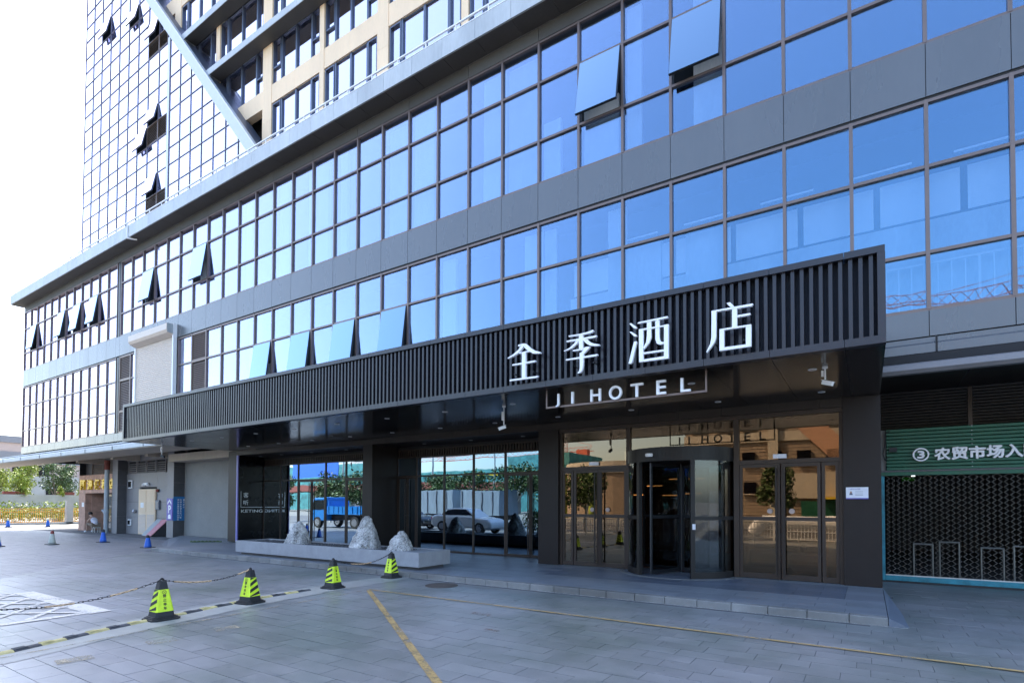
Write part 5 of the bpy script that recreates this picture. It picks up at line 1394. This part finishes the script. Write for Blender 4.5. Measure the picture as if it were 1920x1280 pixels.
o = mb.build('foliage', 'leaf_y', hd); o['kind'] = 'stuff'
hd2 = thing('shrub_row', (-58.5, 12, 0), 'loose leafy shrubs filling the gap under the concrete parapet', 'shrubs')
mb = MB()
for k in range(14): leafcloud(mb, (-58.8+rl.uniform(-.3, .3), 8+1.2*k, 1.0), .7, .9, .9, 300, .09, rl)
o = mb.build('foliage', 'leaf_y', hd2); o['kind'] = 'stuff'
pp = thing('parapet', (-62, 14, 0), 'long white concrete parapet on posts beyond the hedge', 'parapet')
MB().box(-62.3, -61.7, 4, 30, 1.45, 2.40).build('beam', 'concrete', pp); MB().box(-62.6, -61.5, 4, 30, 1.18, 1.36).build('lower_beam', 'concrete', pp)
for y in (10.5, 19.4): bx('post', 'concrete', -62.3, -61.6, y-.3, y+.3, -.03, 1.18, pp)
t = thing('gate_post', (-54.8, 17.9, 0), 'square concrete post standing in the orange railing', 'post'); MB().box(-55.0, -54.6, 17.7, 18.15, 0, 1.9).build('shaft', 'concrete', t)
for i, (y0, y1, nm) in enumerate(((15.6, 17.0, 'left'), (19.4, 20.6, 'middle'), (23.0, 24.4, 'right'))):
    t = thing('flower_trough', (-62, (y0+y1)/2, 2.4), 'rust red flower trough on the parapet, %s of three' % nm, 'planter', 'troughs on the parapet')
    MB().box(-62.2, -61.8, y0, y1, 2.40, 2.66).build('trough', 'rust', t)
for i, (y, w, h, lb_) in enumerate(((17.0, 1.2, 1.3, 'broad yellow-green shrub on the parapet at left'), (21.2, 1.15, 1.7, 'pointed yellow-green shrub on the parapet at centre'), (19.6, .5, .6, 'small low shrub on the parapet between two taller ones'))):
    t = thing('parapet_shrub', (-62, y, 2.4), lb_, 'shrub', 'shrubs on the parapet')
    mb = MB(); 
    for k in range(6):
        u = k/5; leafcloud(mb, (-62, y+rl.uniform(-.2, .2)*w, 2.45+h*u*.85), .5, w*(1-u*.75)*.6, .3, 200, .075, rl)
    mb.build('foliage', 'leaf_y', t)
fb = thing('far_building', (-95, 30, 0), 'pink and grey three-storey building with square windows in the far left', 'building')
MB().box(-110, -95, 16, 62, -.03, 10.3).build('walls', 'pinkwall', fb)
for z0, z1 in ((0.0, .9), (3.6, 4.9), (7.0, 8.4), (9.6, 10.5)): bx('band', 'greyband', -94.97, -94.8, 16, 62, z0, z1, fb)
for z0 in (1.5, 5.2):
    for k in range(17):
        y = 17+2.6*k
        w_ = bx('window', 'blackglass', -95.02, -94.93, y, y+1.25, z0, z0+1.55, fb); bx('frame_bar', 'frame_blue', -94.92, -94.88, y+.6, y+.66, z0, z0+1.55, w_.parent if 0 else fb)
an = thing('low_annex', (-85, 28, 0), 'pale single-storey annex with dark window strip in front of the pink building', 'building')
MB().box(-92, -85, 22, 33.5, -.03, 4.9).build('walls', 'concrete', an); MB().box(-84.97, -84.9, 25.4, 28.2, 1.8, 3.4).build('window', 'blackglass', an); MB().box(-84.97, -84.9, 29.5, 32.2, 1.8, 3.4).build('window', 'blackglass', an)
tree(-63.5, 13.6, 6.8, 1.6, 'thin pale-leaved tree at the left edge of the frame', 'leaf_y', n=3600, s=.09, seed=4, group='sunlit trees at far left', th=.35)
tree(-68, 18.5, 6.2, 1.5, 'sunlit tree before the pink building windows', 'leaf_y', n=3000, s=.09, seed=9, group='sunlit trees at far left', th=.4)
tree(-70, 27.5, 5.6, 1.4, 'sunlit tree seen just left of the store front', 'leaf_y', n=1400, s=.10, seed=13, group='sunlit trees at far left', th=.4)
tree(-66, 16.2, 4.9, 1.5, 'low sunlit tree behind the parapet, nearest the flower trough', 'leaf_y', n=2600, s=.09, seed=17, group='sunlit trees at far left', th=.3)
tree(-74, 23.0, 6.6, 1.9, 'spreading green tree in front of the pink building', 'leaf', n=3000, s=.11, seed=19, group='sunlit trees at far left', th=.35)
lp = thing('flag_lamp_post', (-66, 25.2, 0), 'slim lamp post with two red ornaments far left of the store', 'lamp post')
MB().tube((-66, 25.2, 0), (-66, 25.2, 5.4), .06).build('pole', 'offwhite', lp)
for s_ in (-1, 1): MB().tube((-66, 25.2, 4.3), (-66, 25.2+.75*s_, 4.5), .03).tube((-66, 25.2+.75*s_, 3.8), (-66, 25.2+.75*s_, 4.4), .18, .12, 8).build('ornament', 'rust', lp)

# ================================================================ across the street, seen only in the glass
def wheel(parent, x, y, r, w=.2):
    t_ = MB().tube((x, y-w/2, r), (x, y+w/2, r), r, r, 22).build('wheel', 'tyre', parent)
    MB().tube((x, y-w/2-.006, r), (x, y+w/2+.006, r), r*.62, r*.62, 14).build('rim', 'rim', t_)
def sedan(x, y, m, label):
    """rear towards -x"""
    t = thing('parked_car', (x, y, 0), label, 'car', 'cars parked on the plaza')
    L = [( -2.3, .35), (-2.33, .62), (-2.25, .98), (-1.75, 1.05), (-1.2, 1.40), (-.35, 1.46), (.35, 1.40), (1.05, 1.0), (1.95, .86), (2.28, .66), (2.30, .34), (1.9, .25), (-1.95, .25)]
    low = [(a, min(b, .98) if a < -1.2 or a > 1 else b) for a, b in L]
    body = [(-2.3, .35), (-2.33, .62), (-2.25, .97), (-1.75, 1.03), (1.05, .98), (1.95, .86), (2.28, .66), (2.30, .34), (1.9, .24), (-1.95, .24)]
    MB().prism([(x+a, b) for a, b in body], y-.88, y+.88).build('body', m, t, bevel=.12)
    roof = [(-1.72, 1.0), (-1.12, 1.40), (-.35, 1.46), (.35, 1.41), (1.02, .97)]
    MB().prism([(x+a, b) for a, b in roof], y-.74, y+.74).build('cabin', m, t, bevel=.06)
    MB().prism([(x-1.50, 1.04), (x-1.05, 1.33), (x-.38, 1.37), (x+.32, 1.34), (x+.82, 1.02)], y-.752, y+.752).build('side_windows', 'carglass', t)
    MB().add([(x-1.70, y-.62, 1.06), (x-1.70, y+.62, 1.06), (x-1.20, y+.56, 1.385), (x-1.20, y-.56, 1.385)], [(0, 1, 2, 3)]).build('rear_window', 'carglass', t)
    for s_ in (-1, 1): bx('tail_lamp', 'redlamp', x-2.335, x-2.2, y+s_*.62-.18, y+s_*.62+.18, .74, .90, t)
    bx('number_plate', 'blue', x-2.345, x-2.33, y-.22, y+.22, .62, .74, t)
    for dx in (-1.4, 1.42):
        for s_ in (-1, 1): wheel(t, x+dx, y+s_*.80, .33)
sedan(-20.3, 1.3, 'carwhite', 'white saloon car reflected in the right-hand shop window')
sedan(-26.0, .8, 'cardark', 'dark saloon car reflected beside the container in the shop window')
tk = thing('flatbed_truck', (-30.5, 1.8, 0), 'bright blue flatbed truck reflected in the left shop windows', 'truck')
MB().prism([(-33.3, .5), (-33.35, 1.25), (-33.0, 2.1), (-31.7, 2.15), (-31.7, .5)], .9, 2.7).build('cab', 'truckblue', tk, bevel=.06)
MB().prism([(-33.22, 1.3), (-32.98, 1.95), (-31.95, 1.98), (-31.95, 1.3)], .885, 2.715).build('cab_windows', 'carglass', tk)
MB().box(-31.6, -27.6, .85, 2.75, .95, 1.05).box(-31.6, -27.6, 2.70, 2.75, 1.05, 1.5).box(-31.6, -27.6, .85, .90, 1.05, 1.5).box(-31.6, -31.55, .9, 2.7, 1.05, 1.9).box(-27.65, -27.6, .9, 2.7, 1.05, 1.5).build('bed', 'truckblue', tk)
for k in range(9): bx('bed_rib', 'truckblue', -31.5+.48*k, -31.44+.48*k, 2.75, 2.78, 1.05, 1.5, tk)
MB().box(-33, -27.8, 1.3, 2.3, .55, .9).build('chassis', 'black', tk)
for dx in (-32.6, -28.9):
    for yy in (.98, 2.60): wheel(tk, dx, yy, .40, .24)
for i, x in enumerate((-26.5, -22.4)):
    t = thing('container_trailer', (x, -3.5, 0), ('white box trailer reflected behind the dark car', 'white box trailer reflected behind the white car')[i], 'trailer', 'white box trailers')
    MB().box(x-1.7, x+1.7, -4.9, -2.6, .95, 2.65).build('box', 'trailer', t)
    for k in range(4): bx('door_bar', 'alu', x-1.6+.9*k, x-1.56+.9*k, -2.59, -2.55, 1.0, 2.6, t)
    MB().box(-1.6+x, 1.6+x, -4.7, -2.8, .6, .95).build('frame', 'black', t)
    for dx in (-1.2, 1.2): wheel(t, x+dx, -2.85, .45, .25)
TL = ['farthest beyond the blue truck', 'two trees beyond the truck cab', 'just beyond the truck cab', 'behind the truck bed', 'low one behind the truck tail', 'behind the dark saloon car', 'tall one behind the white car', 'beside the white car bonnet', 'above the bright green bush', 'before the round-cornered building', 'narrow one left of the revolving door', 'before the orange stripe', 'at the right end of the white fence']
k = 0
for (x, y, h, cr) in ((-46, -3.5, 4.2, 1.7), (-41, -5, 4.6, 1.8), (-36.5, -3.6, 4.4, 1.9), (-32, -5, 4.5, 1.8), (-28.5, -5.5, 4.0, 1.6), (-25, -5, 4.4, 1.9), (-21.5, -5.5, 4.6, 1.9), (-18, -4.6, 4.3, 1.8), (-15, -6, 4.2, 1.6), (-9.5, -12, 5.2, 1.6), (-5, -13, 4.6, 1.3), (1.5, -12, 4.8, 1.5), (4.5, -13, 4.6, 1.4)):
    tree(x, y, h, cr, 'bushy green tree mirrored in the glass, ' + TL[k], 'leaf', 'barkwhite', 3000, .10, 30+k, 'street trees mirrored in the glass', .36); k += 1
hb = thing('planting_bed', (-16, 0, 0), 'bright green bush mirrored behind the right-hand shop door', 'bush')
mb = MB()
for i in range(4): leafcloud(mb, (-16.9+.5*i, -.9, .7), .8, .7, .75, 420, .09, rl)
mb.build('foliage', 'leaf', hb)
for i, (x, y, h) in enumerate(((-38, -4, 9), (-29.5, -6, 8.5), (-24.2, -7, 9), (-19.6, -6.5, 8))):
    t = thing('street_lamp', (x, y, 0), 'tall slim street lamp mirrored in the glass, ' + ('beyond the truck', 'behind the truck tail', 'between the trailers', 'behind the white car')[i], 'street lamp', 'street lamps mirrored in the glass')
    MB().tube((x, y, 0), (x, y, h), .09, .05).tube((x, y, h), (x+1.3, y, h+.35), .04, .03).build('pole', 'alu', t); bx('lamp_head', 'alu', x+1.2, x+1.8, y-.1, y+.1, h+.30, h+.40, t)
fn = thing('white_fence', (-6, -2, 0), 'white picket street fence mirrored in the entrance doors', 'fence')
pk = MB().box(-.014, .014, -.014, .014, .12, .85).mesh('picket'); pk.materials.append(MT['white'])
for i in range(150): inst('picket', pk, (-17+.14*i, -2.3, 0), fn)
for z in (.14, .50, .84): bx('rail', 'white', -17.05, 4, -2.32, -2.28, z, z+.04, fn)
for i in range(12): bx('post', 'white', -17+1.9*i-.04, -17+1.9*i+.04, -2.34, -2.26, 0, 1.05, fn)
t = thing('white_pipe', (-1, -5, 0), 'fat white pipe lying behind the fence, mirrored in the right-hand doors', 'pipe')
MB().tube((-4.6, -5.2, .85), (6, -5.2, .85), .34, .34, 20).tube((-4.6, -5.2, .85), (-5.1, -5.2, .2), .34, .34, 20).build('pipe', 'white', t)
# buildings across the street
b1 = thing('brick_building', (0, -40, 0), 'brown brick building with cream top and orange sloping stripe mirrored in the entrance', 'building')
MB().box(-18, 16, -60, -40, -.03, 13.0).build('walls', 'brickwall', b1)
for z0, z1 in ((8.6, 9.7), (12.2, 13.6)): bx('cream_band', 'creamdull', -18.1, 16.1, -39.97, -39.8, z0, z1, b1)
MB().prism([(-9.5, 13.6), (-6.5, 13.6), (.8, 5.2), (-1.9, 5.2)], -39.79, -39.7).build('orange_stripe', 'orangewall', b1)
bx('cream_wall', 'creamdull', -8.5, 10, -39.75, -39.6, 2.6, 5.2, b1)
bx('cream_column', 'creamdull', -9.0, -8.0, -39.7, -39.4, 0, 13.6, b1)
for k in range(12):
    for z0 in (3.0, 6.2, 10.2): bx('window', 'blackglass', -17.2+2.75*k, -15.9+2.75*k, -39.96, -39.70, z0, z0+1.3, b1); bx('sill', 'creamdull', -17.3+2.75*k, -15.8+2.75*k, -39.96, -39.66, z0-.12, z0-.003, b1)
for k in range(34): bx('brick_joint', 'creamdull', -18.05, 16.05, -39.985, -39.96, .3+.38*k, .33+.38*k, b1)
bx('awning', 'yellow' if 0 else 'gold', -4, 8, -39.6, -37.8, 2.35, 2.55, b1); bx('green_base', 'green', -6, 10, -39.7, -39.58, 0, 2.3, b1)
b2 = thing('round_corner_building', (-24, -38, 0), 'low brick building with rounded cream parapet and green columns mirrored in the entrance', 'building')
MB().lathe([(0, -.03), (8, -.03), (8, 6.6), (0, 6.6)], (-27, -44), 40).build('walls', 'brickwall', b2)
MB().lathe([(8.15, 5.6), (8.15, 6.9), (7.8, 6.9)], (-27, -44), 40).build('parapet', 'creamdull', b2)
for a in (20, 60, 100, 140): MB().tube((-27+8.1*math.cos(R_(a)), -44+8.1*math.sin(R_(a)), 0), (-27+8.1*math.cos(R_(a)), -44+8.1*math.sin(R_(a)), 5.6), .35, .35, 10).build('column', 'leaf_y', b2)
MB().box(-18.9, -18.01, -50, -40.2, 0, 6.6).build('link_wall', 'brickwall', b2)
b3 = thing('netted_building', (-75, -72, 0), 'building under construction wrapped in teal netting, mirrored above the trees', 'building')
MB().box(-190, -48, -90, -72, 0, 9.5).box(-175, -110, -86, -71.8, 9.5, 12.5).box(-66, -50, -88, -71.8, 9.5, 12).build('netting', 'netting', b3)
for k in range(18): bx('scaffold_lift', 'gold', -119+4*k, -116+4*k, -71.9, -71.7, 8.2, 8.5, b3)
b4 = thing('viaduct', (-60, -48, 0), 'dark red viaduct deck on piers mirrored behind the trees', 'bridge')
MB().box(-140, -20, -56, -48, 4.3, 5.6).build('deck', 'rust', b4)
for k in range(9): bx('pier', 'concrete', -130+13*k, -128.5+13*k, -53, -51, -.03, 4.3, b4)
bl = thing('blue_site_hoarding', (-90, -44, 0), 'large blue site banner mirrored at the top of the left shop window', 'banner')
MB().box(-107, -92, -47.9, -47.7, 7.2, 10.4).build('banner', 'blue', bl)
def crane(x, y, h, bx0, bx1, label, s=1.):
    t = thing('tower_crane', (x, y, 0), label, 'crane', 'tower cranes across the street')
    def lattice(p, q, w, r, n, up):
        mb = MB(); p = Vector(p); q = Vector(q); d = (q-p)/n; u = Vector(up)*w; v = (q-p).normalized().cross(Vector(up)).normalized()*w
        for a_ in (Vector((0, 0, 0)), u, v): mb.tube(p+a_, q+a_, r, r, 4)
        for i in range(n):
            a = p+d*i
            for e, f_ in ((Vector((0, 0, 0)), u), (u, v), (v, Vector((0, 0, 0)))): mb.tube(a+e, a+d+f_, r*.6, r*.6, 4, False)
        return mb
    lattice((x, y, 0), (x, y, h+4), 1.4*s, .10*s, 30, (1, 0, 0)).build('mast', 'crane', t)
    lattice((bx0, y, h), (bx1, y, h), 1.5*s, .09*s, 34, (0, 0, 1)).build('jib', 'crane', t)
    mb = MB().tube((x, y, h+5*s), (bx0+(x-bx0)*.25, y, h+1.4), .05, .05, 4).tube((x, y, h+5*s), (bx1, y, h+1.4), .05, .05, 4); mb.build('tie', 'crane', t)
    MB().box(x+4, x+7, y-.8, y+.8, h-2, h+.4).build('counterweight', 'crane', t)
crane(40, -95, 38, -4, 50, 'red tower crane with long jib mirrored in the right-hand upper windows')
crane(-66, -100, 15, -110, -58, 'distant tower crane mirrored above the teal netting', .7)
crane(-120, -90, 14, -140, -95, 'distant tower crane mirrored at the left end of the shop window', .6)
for o in list(C.objects):
    if o.parent is None and 'kind' not in o.keys() and o.type == 'EMPTY' and 'label' not in o.keys(): print('UNLABELLED', o.name)
